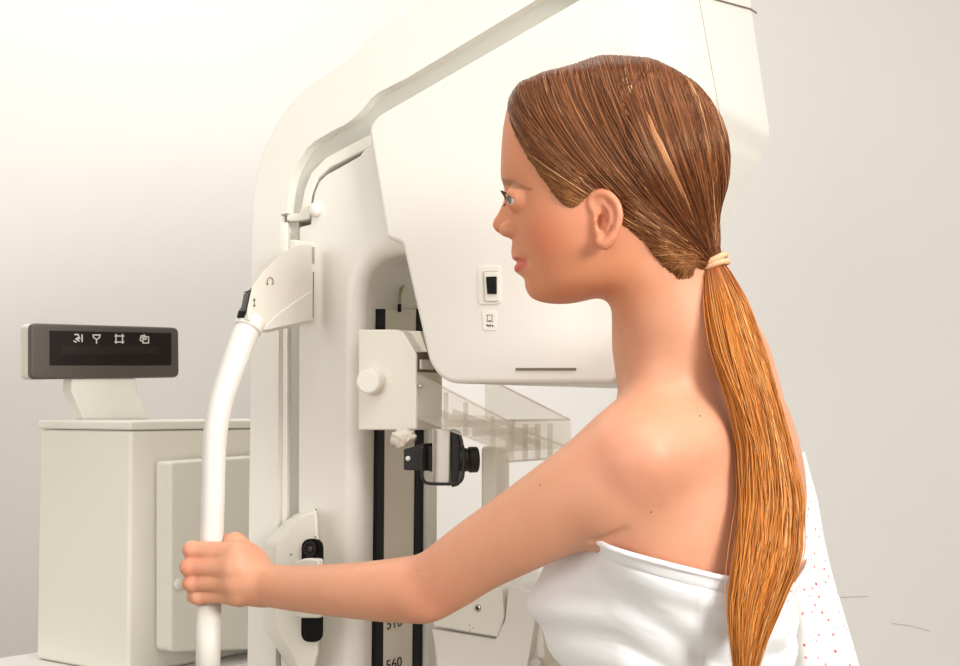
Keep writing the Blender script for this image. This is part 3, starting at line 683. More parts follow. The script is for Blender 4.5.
# ================================================================== THE MACHINE
CREAM = mat('machine_cream', (235, 231, 222), .38, .45, bump=.08, bscale=900)
CREAM2 = mat('machine_ivory', (238, 234, 222), .35, .45)
GREYB = mat('channel_grey', (196, 194, 182), .45)
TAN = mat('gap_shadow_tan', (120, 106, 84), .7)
DARK = mat('rubber_black', (22, 19, 18), .5)
BLK = mat('gloss_black', (12, 10, 10), .5, .2)
STEEL = mat('brushed_steel', (190, 184, 172), .3, metal=.9)
PLATE = mat('ruler_plate_beige', (234, 228, 212), .45)
TH = math.radians(28); wv_ = np.array([math.sin(TH), math.cos(TH), 0]); dv_ = np.array([math.cos(TH), -math.sin(TH), 0])
P0 = at(617, 384, 1.55); SP = Plane(P0, wv_)
def S_(poly, off): pl = SP.off(off); return [pl.hit(x, y) for x, y in poly]
def slab(name, poly, o0, o1, m, parent, bevel=.003, seg=3, big=None):
    return prism(name, S_(poly, o0), wv_ * (o1 - o0), m, parent, bevel, seg, big)
MACH = empty('mammography_machine', (float(P0[0] - .36 * dv_[0]), float(P0[1] - .36 * dv_[1] + .12), 0), 'large cream mammography machine with a curved arm behind the woman', 'medical machine')
_fp = Plane(SP.off(.024).hit(357, 400), dv_).hit(431, 400); OC = float(np.dot(_fp - P0, wv_))
# outer curved arm
outer = [(246.5, 705), (248.5, 500), (250, 400), (250.5, 300), (251.3, 230), (253, 193), (257, 172), (262.5, 153), (269, 137), (277.5, 122), (287, 108), (296, 97), (305, 88), (315, 80.5), (332, 69.5), (349, 58.5), (357, 51), (364, 42), (372, 33.5), (382.5, 26), (409, 9.5), (424, 0), (470, -27), (640, -125)]
inner = [(640, -62), (536, 0), (470, 40), (405, 79), (389, 87), (379, 92), (371, 98.5), (365, 106), (360, 112), (354, 118), (345, 124.5), (332, 131), (315, 141), (307, 148), (300, 159), (294, 170), (290.6, 182), (288.2, 198), (287, 213), (280.5, 214.5), (279.5, 249), (277.5, 500), (275, 705)]
def down(p0, p1, z=0.06): return None
frame = slab('arm_frame', outer + inner, .02, OC - .01, CREAM, MACH, bevel=.006, seg=5, big=[(0, 22, .018, 7)])
band = [(282.5, 705), (285, 216), (287, 190), (292, 168), (300, 150), (330, 128), (356, 108), (371, 92), (400, 77), (536, -4), (640, -66), (640, -15), (375, 132), (364, 140), (328, 160), (314, 174), (307, 190), (303, 214), (299, 216), (299, 705)]
slab('channel_band', [(x, y) for x, y in band], .036, .25, GREYB, MACH, bevel=.0015)
lip = [(299, 213), (300.2, 209), (304, 189), (311, 172), (326, 157), (345, 147), (367.6, 135.5), (372, 134), (372, 146), (368, 148.2), (330, 167.5), (317, 179), (311.3, 196), (309.3, 219), (300, 221), (286, 221), (286, 214)]
slab('channel_lip', lip, .026, .10, CREAM2, MACH, bevel=.0025)
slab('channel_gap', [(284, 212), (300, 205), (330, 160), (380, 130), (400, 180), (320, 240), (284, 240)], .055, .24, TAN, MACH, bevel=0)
slab('channel_rib', [(280, 705), (283.4, 222), (287.5, 222), (286.5, 705)], .028, .06, CREAM2, MACH, bevel=.0015)
# carriage body with the rounded throat
thr = [(356, 705), (358, 300), (361, 282), (368, 268), (378, 259), (390, 254.5), (405, 252.5), (440, 252)]
bodyp = thr + [(440, 100), (382, 138), (369, 146.5), (364, 149.5), (359, 156), (326, 174.5), (319, 181), (314, 192), (311.5, 207), (310, 224), (298.5, 227), (297, 705)]
slab('carriage_body', bodyp, .024, OC, CREAM, MACH, bevel=.003, big=[(0, 7, .020, 9)])
c = SP.off(.024).hit(317, 210); lathe('round_cap', c + wv_ * .004, -wv_, [(0, .0088), (.009, .0088), (.012, .0078), (.0135, .004)], CREAM2, MACH, 32)
# column down to its foot
def plan_box(name, s0, s1, o0, o1, z0, z1, m, parent, bevel=.004):
    b = P0 + dv_ * s0 + wv_ * o0; q = [b, b + dv_ * (s1 - s0), b + dv_ * (s1 - s0) + wv_ * (o1 - o0), b + wv_ * (o1 - o0)]
    q = [np.array([p[0], p[1], z0]) for p in q]; return prism(name, q, (0, 0, z1 - z0), m, parent, bevel)
s_of = lambda px, py, off: float(np.dot(SP.off(off).hit(px, py) - P0, dv_))
zc = SP.off(.03).hit(300, 700)[2]
sL, sR = s_of(247, 690, .02), s_of(356, 690, .024)
plan_box('column', sL, sR - .003, .02, OC - .002, .05, zc, CREAM, MACH)
plan_box('foot', sL - .05, sR + .08, -.05, .42, 0, .06, CREAM2, MACH, .01)
# tube head
near = rnd([(367.5, 128), (376, 116), (578, -1), (597, -12), (599, -140), (616, -140), (644, 62), (632, 94), (626, 150), (621, 220), (618, 300), (617, 383.5), (446, 383.5), (429, 366), (401.5, 244), (386, 238)], [6, 12, 0, 0, 0, 0, 10, 10, 0, 0, 0, 8, 20, 22, 3, 3])
far_w = .47
NP = S_(near, 0)
FP_ = [p + wv_ * far_w - dv_ * (np.interp(q[1], [98, 208, 300, 383], [0, .06, .115, .16]) if q[0] > 600 else 0) for p, q in zip(NP, near)]
head_o = loft('tube_head', NP, FP_, CREAM, MACH, .009, 5)
EPL = None
# seams of the front cover
eA, eB = SP.hit(616, -140), SP.hit(644, 62); EP = plane3(eA, eB, eA + wv_)
if EP.n @ dv_ < 0: EP.n = -EP.n
EP = Plane(EP.p, -EP.n).off(-.0002)
def end_hit(px, py, pl=None): return (pl or EP).hit(px, py)
SEAM = mat('seam_grey', (176, 168, 150), .7); V_, F_ = bars_on(EP, [((697, -12), (720, 116))], .0009, .0006); obj('front_seam', V_, F_, SEAM, head_o, smooth=False)
V_, F_ = bars_on(EP, [((706, -3), (750, 9)), ((750, 9), (756, 13))], .002, .0012); obj('cover_seam', V_, F_, TAN, head_o, smooth=False)
# film window slot under the head
V_, F_ = bars_on(SP.off(-.0004), [((517, 369.3), (575, 369.3))], .0028, .0012); obj('slot', V_, F_, TAN, head_o, smooth=False)
# recessed switch
RIM = rnd([(481, 268.5), (500, 267), (500, 303), (483, 302)], 4)
def flat(name, poly, off, th, m, parent, bevel=.0005): return slab(name, poly, off, off - th, m, parent, bevel)
SW = flat('switch_surround', rnd([(478.5, 266.5), (501, 265.5), (501, 304), (479.5, 304.5)], 4), .0, .0015, CREAM2, head_o)
flat('switch_frame', rnd([(482.5, 271), (499, 270.5), (499, 302), (484, 302)], 3), -.0012, .0010, GREYB, SW)
flat('switch_plate', rnd([(484.5, 272.5), (499, 272), (499, 301), (485.5, 301)], 2), -.0018, .0012, CREAM2, SW)
flat('switch_rocker', rnd([(486.8, 277), (497, 276.5), (497, 294), (488.2, 294)], 1), -.0026, .0030, BLK, SW, .0008)
LB = flat('pictogram_label', rnd([(483, 311), (496, 310.5), (496, 330), (484, 330)], 1), 0, .0010, mat('label_ivory', (240, 237, 226), .5), head_o, 0)
LPn = SP.off(-.0011)
q = [((487.5, 315), (487.5, 320.5)), ((487.5, 320.5), (492, 320.5)), ((492, 320.5), (492, 315)), ((486.5, 315), (493, 315)), ((487, 321.5), (493, 321.5))]
V_, F_ = bars_on(LPn, q, .0006, .0003); obj('pictogram', V_, F_, TAN, LB, smooth=False)
V_, F_ = bars_on(LPn, [((487, 325), (488.6, 326)), ((490, 325), (490.6, 326)), ((492.4, 325.6), (493, 326))], .0014, .0003); obj('pictogram', V_, F_, BLK, LB, smooth=False)

# throat: rail face with black slots and ruler plate
FPt = SP.off(.024).hit(357, 400); FPl = Plane(FPt, dv_)   # the column's front face
def fbox(name, x0, y0, x1, y1, m, parent, th=.003, bevel=.001, off=0.0, x2=None, x3=None):
    pl = FPl.off(off); x2 = x1 if x2 is None else x2; x3 = x0 if x3 is None else x3
    return prism(name, [pl.hit(x0, y0), pl.hit(x1, y0), pl.hit(x2, y1), pl.hit(x3, y1)], dv_ * th, m, parent, bevel)
RAIL = fbox('ruler_plate', 375, 309, 414, 668, PLATE, MACH, .004, x2=411.5, x3=372.5)
fbox('slot_strip', 375, 309, 382, 668, BLK, MACH, .0055, x2=379.6, x3=371)
fbox('slot_strip', 413.5, 309, 421, 668, BLK, MACH, .0055, x2=418.8, x3=409.5)
fbox('rail_post', 421.5, 309, 430, 668, CREAM, MACH, .012, x2=428.5, x3=419.3)
def text_on(name, body, px, py, wpx, plane, right, m, parent, hpx=None):
    cu = bpy.data.curves.new(name, 'FONT'); cu.body = body; cu.size = 1; cu.extrude = .02; cu.align_x = 'CENTER'; cu.align_y = 'CENTER'
    o = bpy.data.objects.new('tmp', cu); C.objects.link(o); bpy.context.view_layer.update(); dg = bpy.context.evaluated_depsgraph_get()
    me = bpy.data.meshes.new_from_object(o.evaluated_get(dg)); bpy.data.objects.remove(o)
    wd = max(v.co.x for v in me.vertices) - min(v.co.x for v in me.vertices); hh = max(v.co.y for v in me.vertices) - min(v.co.y for v in me.vertices)
    A = plane.hit(px - wpx / 2, py); B = plane.hit(px + wpx / 2, py); sx = np.linalg.norm(B - A) / wd; c0 = plane.hit(px, py)
    sy = sx if hpx is None else (plane.hit(px, py - hpx / 2)[2] - plane.hit(px, py + hpx / 2)[2]) / hh
    nrm = np.cross(right, zz)
    for v in me.vertices:
        p = c0 + right * v.co.x * sx + zz * v.co.y * sy + nrm * (v.co.z * .01); v.co = Vector(p)
    return link(name, me, m, parent, smooth=False)
INK = mat('ink_blue_black', (50, 58, 66), .6)
FT = FPl.off(.0045)
text_on('number', '510', 394.5, 623.5, 15, FT, wv_, INK, RAIL, 10); text_on('number', '560', 394, 664, 15.5, FT, wv_, mat('ink_black', (26, 24, 24), .6), RAIL, 10)
cab = [FPl.off(.006).hit(x, y) for x, y in [(399.5, 312), (399.5, 304), (400, 296), (402, 288), (406, 279), (412, 270)]]
CB = tube('cable', catmull(cab, 24), .0016, mat('cable_khaki', (150, 140, 100), .5), MACH, 8)
tube('cable_plug', cab[:2], .0024, BLK, CB, 8)

# paddle holder block with its knob
HB_ = slab('paddle_holder', [(358, 329.5), (397, 329.5), (403, 332), (416, 354), (416, 430), (358, 430)], .012, .075, CREAM2, MACH, bevel=.0022)
slab('holder_wedge', [(404, 330.5), (420, 331), (427, 352), (417, 352.5)], .03, .09, PLATE, HB_, bevel=.001)
slab('holder_slot', [(414.5, 352), (417.5, 352), (417.5, 372), (414.5, 372)], .015, .06, TAN, HB_, bevel=0)
slab('holder_clip', [(416, 357), (421, 360), (421.5, 369), (416, 370)], .02, .05, CREAM, HB_, bevel=.001)
kc = SP.off(.012).hit(372.5, 381.5); kax = at(366, 381.5, 1.64) - at(374, 381.5, 1.675); kax /= np.linalg.norm(kax)
lathe('knob', kc - kax * .004, kax, [(0, .0165), (.003, .0160), (.020, .0148), (.0235, .0145), (.0250, .0125)], CREAM2, HB_, 48, bevel=.0006)
# clear paddle
def clear_mat(name, tint, dens):
    m = bpy.data.materials.new(name); m.use_nodes = True; nt = m.node_tree; nt.nodes.clear()
    o = nt.nodes.new('ShaderNodeOutputMaterial'); tr = nt.nodes.new('ShaderNodeBsdfTransparent'); tr.inputs[0].default_value = lin(tint) + (1,)
    df = nt.nodes.new('ShaderNodeBsdfDiffuse'); df.inputs[0].default_value = lin((250, 248, 243)) + (1,); gl = nt.nodes.new('ShaderNodeBsdfGlossy'); gl.inputs['Roughness'].default_value = .08
    lw_ = nt.nodes.new('ShaderNodeLayerWeight'); lw_.inputs[0].default_value = .5; pw_ = nt.nodes.new('ShaderNodeMath'); pw_.operation = 'POWER'; pw_.inputs[1].default_value = 4; nt.links.new(lw_.outputs['Facing'], pw_.inputs[0]); fr = nt.nodes.new('ShaderNodeMath'); fr.operation = 'MULTIPLY_ADD'; fr.inputs[1].default_value = .34; fr.inputs[2].default_value = .03; nt.links.new(pw_.outputs[0], fr.inputs[0])
    a = nt.nodes.new('ShaderNodeMixShader'); b = nt.nodes.new('ShaderNodeMixShader'); a.inputs[0].default_value = dens
    nt.links.new(tr.outputs[0], a.inputs[1]); nt.links.new(df.outputs[0], a.inputs[2]); nt.links.new(fr.outputs[0], b.inputs[0]); nt.links.new(a.outputs[0], b.inputs[1]); nt.links.new(gl.outputs[0], b.inputs[2]); nt.links.new(b.outputs[0], o.inputs[0])
    return m
CLR = clear_mat('clear_plastic', (253, 252, 249), .13); CLE = clear_mat('clear_plastic_edge', (248, 245, 240), .20)
SQ = SP.off(.016)
A0 = SQ.hit(417, 374); A1 = SQ.hit(417, 418); B0 = SQ.hit(507, 420.5); B1 = SQ.hit(507, 452)
wid = wv_ * .17
PAD = prism('compression_paddle', [A0, B0, B1, A1], wv_ * .003, CLR, MACH, bevel=.0006)
prism('tray_wall', [A0 + wid, B0 + wid, B1 + wid, A1 + wid], wv_ * .003, CLR, PAD, bevel=.0006)
B2 = B1 - zz * .011
prism('front_wall', [B0, B0 + wid, B2 + wid, B2], dv_ * .003, CLR, PAD, bevel=.0006)
prism('tray_floor', [A1, A1 + wid, B1 + wid, B1], zz * .003, CLR, PAD, bevel=.0006)
er = .0013
for nm, a, b in (('tray_edge', A0, B0), ('tray_edge', A1, B1), ('tray_edge', B0, B0 + wid), ('tray_edge', A0 + wid, B0 + wid), ('tray_edge', B0, B2), ('tray_edge', B2, B2 + wid), ('tray_edge', A1 + wid, B1 + wid)):
    tube(nm, [a, (a + b) / 2, b], er, CLE, PAD, 8)
for t in (.30, .52, .82):
    a = A0 + (B0 - A0) * t; b = A1 + (B1 - A1) * t; prism('tray_rib', [a + (b - a) * .12, a + (b - a) * .12 + dv_ * .003, b + dv_ * .003, b], wv_ * .007, CLE, PAD, bevel=.0004)
for t in (.09, .30, .5, .7):
    a = B0 + wid * t; b = B2 + wid * t; prism('tray_rib', [a + (b - a) * .1, a + (b - a) * .1 + wv_ * .003, b + wv_ * .003, b], -dv_ * .006, CLE, PAD, bevel=.0004)
for t in (.28, .5):
    a = A1 + (A1 * 0) + wid * t + zz * .003; b = B1 + wid * t + zz * .003; prism('tray_rib', [a, b, b + wv_ * .002, a + wv_ * .002], zz * .008, CLE, PAD, bevel=.0003)
for t in (.35, .62):
    a = A1 + (B1 - A1) * t + zz * .003; prism('tray_rib', [a, a + wid, a + wid + dv_ * .002, a + dv_ * .002], zz * .008, CLE, PAD, bevel=.0003)
c = SP.off(.014).hit(420, 386); lathe('pivot_screw', c, -wv_, [(0, .0026), (.0015, .0026), (.002, .0018)], STEEL, PAD, 20)

# clamp group below the holder
CLP = prism('clamp', [at(x, y, 1.66) for x, y in rnd([(403.5, 449), (410, 447.5), (424, 443), (424, 471), (403.5, 470)], 1.5)], (.012, .02, 0), DARK, MACH, .001)
lathe('clamp_hole', at(408, 458.5, 1.659), (0, -1, 0), [(0, .0029), (.0006, .0029)], CREAM, CLP, 20)
prism('clamp_post', [at(x, y, 1.672) for x, y in [(435.5, 429), (449.5, 429), (448.5, 485), (434, 485)]], (.008, .02, 0), CREAM, MACH, .0015)
prism('clamp_guide', [at(x, y, 1.665) for x, y in [(432.5, 429), (434.5, 429), (434, 489), (432.3, 489)]], (0, .02, 0), STEEL, MACH, .0004)
prism('clamp_guide', [at(x, y, 1.665) for x, y in [(448.8, 429), (450.3, 429), (449.2, 487), (447.8, 487)]], (0, .02, 0), STEEL, MACH, .0004)
prism('clamp_block', [at(x, y, 1.668) for x, y in [(422, 444), (433, 447), (433, 472), (424, 470)]], (0, .015, 0), DARK, MACH, .001)
prism('clamp_arm', [at(x, y, 1.67) for x, y in [(451, 429), (457, 431), (460, 441), (461, 452), (459, 474), (456, 486), (451, 487.5)]], (.004, .014, 0), DARK, MACH, .0015)
lathe('clamp_knob', at(458, 460, 1.675), at(480, 459.5, 1.68) - at(458, 460, 1.675), [(0, .0128), (.010, .0138), (.012, .0128), (.013, .0150), (.022, .0150), (.0235, .0135)], DARK, MACH, 24, bevel=.0005)
lp = [(422, 446), (421.5, 462), (422, 476), (424.5, 481.5), (430, 483.5), (445, 484), (457, 483.2), (462, 479), (463.5, 470), (464, 455), (462.5, 445)]
tube('wire_loop', catmull([at(x, y, 1.652) for x, y in lp], 50), .0019, DARK, MACH, 10)
slab('rear_post', [(480, 446), (497, 446), (496.5, 512), (480, 512)], .20, .24, CREAM2, MACH, .006)
slab('rear_post_foot', [(478, 512), (499, 512), (505, 640), (470, 640)], .20, .24, CREAM2, MACH, .004)
# detector support low down in front of the column
sup = slab('detector_support', [(432, 620), (446, 590), (478, 582), (520, 584), (536, 600), (546, 700), (437, 700)], .10, .26, CREAM, MACH, .004)
slab('support_cover', rnd([(430, 604), (447, 590), (502, 588.5), (503.5, 618), (497, 637), (433, 626)], 2), .085, .12, CREAM2, sup, .002)
slab('support_cover', rnd([(508, 590), (533, 593), (536, 616), (527, 668), (524, 700), (444, 700), (431.5, 628.5), (495.5, 639), (505, 620)], 2), .088, .12, CREAM, sup, .003)
slab('support_edge', [(534.5, 594), (540, 597), (548, 700), (526, 700)], .10, .13, PLATE, sup, .002)
c = SP.off(.085).hit(478, 608); lathe('socket_screw', c, -wv_, [(0, .0042), (.001, .0042), (.0014, .0034)], STEEL, sup, 24); lathe('socket_screw_hole', c, -wv_, [(.0012, .0020), (.0017, .0018)], DARK, sup, 12)
c = SP.off(.088).hit(537, 664); lathe('round_button', c, -wv_, [(0, .0075), (.003, .0072), (.004, .005)], GREYB, sup, 24)
for x, y in ((469.5, 625), (473, 628), (470, 630)):
    lathe('drill_dot', SP.off(.0848).hit(x, y), -wv_, [(0, .0006), (.0003, .0006)], DARK, sup, 8)
# grip control housing low on the carriage
gb = [(262, 545), (266, 538), (285, 521), (295, 514), (316.5, 508.5), (319, 520), (320, 545), (320, 655), (316, 670), (290, 672), (281, 656), (262.5, 628)]
gf = [(275, 549), (279, 541), (295, 524), (301, 516), (316, 510.5), (317, 521), (318, 545), (318, 652), (314, 668), (297, 668), (291, 654), (274, 626)]
GRIP = loft('grip_control', S_(gf, -.028), S_(gb, .024), CREAM2, MACH, .003)
oblo = lambda x0, y0, x1, y1, r: rnd([(x0, y0), (x1, y0), (x1 - .5, y1), (x0 - .5, y1)], r, 6)
REC = slab('recess', oblo(302.5, 538.5, 324, 642, 10), -.0284, -.031, BLK, GRIP, .001)
slab('saddle', rnd([(299, 562), (309, 557.5), (324, 558), (325, 617), (300, 617)], 3), -.029, -.040, CREAM2, GRIP, .003)
c = SP.off(-.031).hit(311, 549); lathe('push_button', c, -wv_, [(0, .0088), (.003, .0088), (.0035, .0070), (.0015, .0066), (.0015, .0001)], DARK, GRIP, 30, bevel=.0003)
lathe('button_lens', c - wv_ * .0016, -wv_, [(0, .004), (.001, .0032)], mat('lens_brown', (70, 58, 50), .15), GRIP, 20)
for x, y in ((316, 509.5), (291, 554.5), (315.5, 537)): lathe('screw_dot', SP.off(-.0283).hit(x, y), -wv_, [(0, .0010), (.0004, .0008)], BLK, GRIP, 10)
# upper bracket carrying the grab handle
BPl = plane3(at(250, 300, 1.585), at(313, 262, 1.70), at(313, 320, 1.70)); bn = BPl.n
brp = rnd([(247.5, 319), (247, 310), (252, 287), (262.5, 272), (277, 258), (289, 248.5), (297, 245), (311.5, 244), (311.5, 320.5), (268, 330), (262.5, 331)], [2, 3, 3, 2, 2, 2, 2, 2, 2, 2, 2], 3)
BRK = prism('handle_bracket', [BPl.hit(x, y) for x, y in brp], np.array([-.045 * .10, .045, .0]), CREAM2, MACH, .004)
fl = [(262, 330), (268, 329.5), (311, 320), (311, 291), (300, 298), (275, 316)]
prism('bracket_facet', [BPl.hit(x, y) for x, y in fl], -bn * .0012, CREAM, BRK, .0008)
slab('bracket_mount', rnd([(308, 243), (315, 243), (315.5, 321), (308, 322)], 1.5), .028, -.012, CREAM2, BRK, .0015)
slab('mount_key', rnd([(312, 247), (315, 247), (315, 264), (312, 264)], .8), -.012, -.014, GREYB, BRK, .0003)
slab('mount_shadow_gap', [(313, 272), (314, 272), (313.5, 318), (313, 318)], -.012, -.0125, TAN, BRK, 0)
BI = BPl.off(-.0006)
arc = [(267.5, 284), (267, 280.5), (268, 278.2), (270, 277.4), (272, 278.2), (273.2, 280.5), (272.8, 284)]
V_, F_ = bars_on(BI, list(zip(arc, arc[1:])) + [((266.6, 283.4), (268.2, 284.6)), ((272, 284.4), (273.6, 283.4))], .0007, .0004); obj('rotate_icon', V_, F_, TAN, BRK, smooth=False)
V_, F_ = bars_on(BI, [((254.3, 299), (254.3, 306)), ((253.4, 300.2), (254.3, 298.6)), ((255.2, 300.2), (254.3, 298.6)), ((253.4, 305), (254.3, 306.6)), ((255.2, 305), (254.3, 306.6))], .0007, .0004); obj('height_icon', V_, F_, TAN, BRK, smooth=False)
SWB = prism('thumb_switch', [at(x, y, 1.590) for x, y in [(243.5, 294), (248.5, 291), (250, 292), (246.5, 310), (245, 317.5), (236.5, 317.5), (238, 311), (241, 307)]], (.003, .02, 0), mat('switch_grey', (74, 70, 66), .4), BRK, .001)
prism('switch_cap', [at(x, y, 1.588) for x, y in [(238.5, 311), (245, 311), (244, 317.8), (236.5, 317.8)]], (.003, .02, 0), BLK, SWB, .0006)
prism('switch_ridge', [at(x, y, 1.589) for x, y in [(243, 292.5), (249, 290), (250, 287.5), (247, 288.5)]], (.003, .015, 0), GREYB, SWB, .0004)
hp_ = [(251, 322, 1.605), (246, 332, 1.60), (240.5, 346, 1.59), (233, 366, 1.58), (225.5, 387, 1.575), (220, 406, 1.572), (216, 428, 1.57), (214, 455, 1.57), (213, 500, 1.57), (211.5, 545, 1.57), (209.5, 600, 1.57), (207.5, 680, 1.57), (206, 740, 1.572), (212, 775, 1.59), (235, 800, 1.64), (270, 812, 1.72)]
hq_ = catmull([at(*p) for p in hp_], 90); hr = np.interp(np.linspace(0, 1, 90), [0, .05, .25, .5, 1], [.0150, .0146, .0138, .0126, .0126])
GH = tube('grab_handle', hq_, hr, mat('handle_white', (224, 220, 213), .42, bump=.1, bscale=1200), MACH, 32)
tube('handle_collar', [at(252.5, 318, 1.607), at(247, 329.5, 1.60)], .0162, CREAM2, GH, 32, bevel=.002)
tube('handle_end', [at(209.3, 601, 1.57), at(207.4, 690, 1.57)], .0131, mat('handle_grip_shell', (226, 221, 210), .5), GH, 32)
# ------------------------------------------------------------------ crumpled tissue hanging under the holder
bm = bmesh.new(); bmesh.ops.create_icosphere(bm, subdivisions=4, radius=1)
from mathutils import noise
cT_ = SP.off(-.004).hit(403, 438); TC_ = Vector(cT_)
for v in bm.verts:
    p = v.co.copy(); r = 1 + .45 * abs(noise.noise(p * 1.7)) + .30 * abs(noise.noise(p * 4 + Vector((3, 1, 2)))) - .2
    v.co = TC_ + Vector((p.x * .0135 * r + p.z * .004, p.y * .010 * r, p.z * .0105 * r + p.x * -.002))
me = bpy.data.meshes.new('crumpled_tissue'); bm.to_mesh(me); bm.free()
tag(link('crumpled_tissue', me, mat('tissue_white', (226, 218, 204), .9)), 'small crumpled white tissue wedged beneath the paddle holder block', 'tissue')

# ================================================================== CONSOLE
SH = mat('console_cream', (240, 236, 224), .42, bump=.06, bscale=800); SHL = mat('console_lid', (238, 235, 224), .4)
zt = at(130, 421.5, 2.06)[2]; ztab = .977
Lp, Cp = at(38.5, 500, 2.20), at(130, 500, 2.06); e1 = (Lp - Cp); e1[2] = 0; Lw = np.linalg.norm(e1); e1 /= Lw
e2 = np.array([-e1[1] * -1, 0, 0]); e2 = np.array([e1[1], -e1[0], 0]); 
if e2[1] < 0: e2 = -e2
e2 = e2 * .9 + np.array([.03, .1, 0]); e2 /= np.linalg.norm(e2)
Dp = .46; Cp0 = np.array([Cp[0], Cp[1], ztab]); 
GEN = empty('generator_cabinet', (float(Cp[0] + (e1 * Lw + e2 * Dp)[0] / 2), float(Cp[1] + (e1 * Lw + e2 * Dp)[1] / 2), ztab), 'tall cream box cabinet standing left of the machine', 'cabinet')
zlid = at(130, 430.5, 2.06)[2]
prism('housing', [Cp0, Cp0 + e1 * Lw, Cp0 + e1 * Lw + e2 * Dp, Cp0 + e2 * Dp], zz * (zlid - ztab), SH, GEN, .006)
lz = np.array([Cp[0], Cp[1], zlid + .0006]) - e1 * .002 - e2 * .002
prism('lid', [lz, lz + e1 * (Lw + .004), lz + e1 * (Lw + .004) + e2 * (Dp + .004), lz + e2 * (Dp + .004)], zz * (zt - zlid), SHL, GEN, .003)
RP = Plane(Cp0, -e1)
cv = rnd([(155, 461), (300, 452), (300, 645), (155, 650)], [4, 6, 6, 6], 5)
COV = prism('side_cover', [RP.hit(x, y) for x, y in cv], -e1 * .035, SHL, GEN, .014, 6)
inn = [(163, 470), (205, 530), (215, 545), (250, 520), (300, 515), (300, 640), (160, 642)]
c = RP.off(.0352).hit(178, 584); lathe('round_knob', c, -e1, [(0, .0085), (.003, .0085), (.005, .0065)], SHL, COV, 24)
# pedestal / desk under it
PED_ = [Cp0 - e1 * .06 - e2 * .06, Cp0 + e1 * (Lw + .055) - e2 * .06, Cp0 + e1 * (Lw + .055) + e2 * (Dp + .05), Cp0 - e1 * .06 + e2 * (Dp + .05)]
PM = np.mean(PED_, axis=0)
PED = empty('pedestal', (float(PM[0]), float(PM[1]), 0), 'pale pedestal cupboard beneath the tall cream cabinet', 'pedestal')
prism('pedestal_top', [np.array([p[0], p[1], ztab - .03]) for p in PED_], zz * .0295, mat('laminate_pale', (232, 230, 224), .35), PED, .004)
q = [p * .96 + PM * .04 for p in PED_]
prism('pedestal_body', [np.array([p[0], p[1], 0]) for p in q], zz * (ztab - .031), SH, PED, .004)
# display unit
DL, DR = at(30.5, 350, 2.15), at(179.5, 350, 2.31); dd = DR - DL; dd[2] = 0; dd /= np.linalg.norm(dd); dn = np.array([-dd[1], dd[0], 0]); 
DP = Plane(DL, dn)
DISP = empty('display_unit', tuple(float(v) for v in (DP.hit(108, 418) + dn * .05)), 'small dark framed display on a slanted foot atop the cream cabinet', 'display')
DISP.location.z = float(zt)
casing = rnd([(31, 323), (179, 327.5), (179.5, 377.5), (31, 379.5)], 6, 5)
CREAM3 = mat('display_casing', (226, 220, 204), .45)
prism('casing', [DP.hit(x, y) + dn * .0145 for x, y in casing], dn * .026, CREAM3, DISP, .003)
BZ = mat('bezel_brown_grey', (82, 74, 70), .42)
prism('bezel', [DP.hit(x, y) for x, y in casing], dn * .0145, BZ, DISP, .004)
SC = prism('screen', [DP.off(-.0005).hit(x, y) for x, y in [(49.5, 330.5), (171.5, 333), (171.5, 365.5), (49.5, 365.5)]], dn * .004, mat('screen_black', (22, 14, 12), .4, .3), DISP, .0005)
prism('screen_strip', [DP.off(-.0009).hit(x, y) for x, y in [(62, 345.5), (159, 346), (159, 353.5), (62, 354)]], dn * .002, mat('screen_strip', (34, 26, 24), .45, .3), SC, 0)
IC = bpy.data.materials.new('icon_lit'); IC.use_nodes = True; b = IC.node_tree.nodes['Principled BSDF']; b.inputs['Base Color'].default_value = (.7, .68, .64, 1); b.inputs['Roughness'].default_value = .5
IP = DP.off(-.0012)
icons = [[((75, 334.5), (78, 334.5)), ((78, 334.5), (79, 337)), ((79, 337), (76, 339)), ((76, 339), (79, 341)), ((74, 341), (76, 342)), ((82, 335), (82, 341.5)), ((78, 338.5), (79.8, 338.5))],
         [((93, 335), (100, 335)), ((93, 335), (93.5, 337.5)), ((100, 335), (99.5, 337.5)), ((93.5, 337.5), (96.5, 339.5)), ((99.5, 337.5), (96.5, 339.5)), ((96.5, 339.5), (96.5, 343))],
         [((116, 334.5), (116, 343)), ((122.5, 334.5), (122.5, 343)), ((115, 336), (123.5, 336)), ((115, 342), (123.5, 342))],
         [((143, 336.8), (148.5, 336.8)), ((148.5, 336.8), (148.5, 343)), ((148.5, 343), (143, 343)), ((143, 343), (143, 336.8)), ((140, 340), (143, 342)), ((140, 340), (141, 336)), ((141, 336), (144.5, 335)), ((144.5, 335), (146, 338.5)), ((141, 337), (145.5, 339.5))]]
for s_ in icons:
    V_, F_ = bars_on(IP, s_, .0019, .0004); obj('icon', V_, F_, IC, SC, smooth=False)
fm = [(72, 378), (71, 391), (83.5, 419), (150.5, 419), (137.5, 392), (135.5, 378)]
sidef = [(64, 379), (63, 391), (77, 418.5)]
foot_pl = DP.off(.006)
ff = [foot_pl.hit(x, y) for x, y in fm]
for p in ff: p[2] = max(p[2], zt + .0005)
prism('display_foot', ff, dn * .032, SHL, DISP, .002)

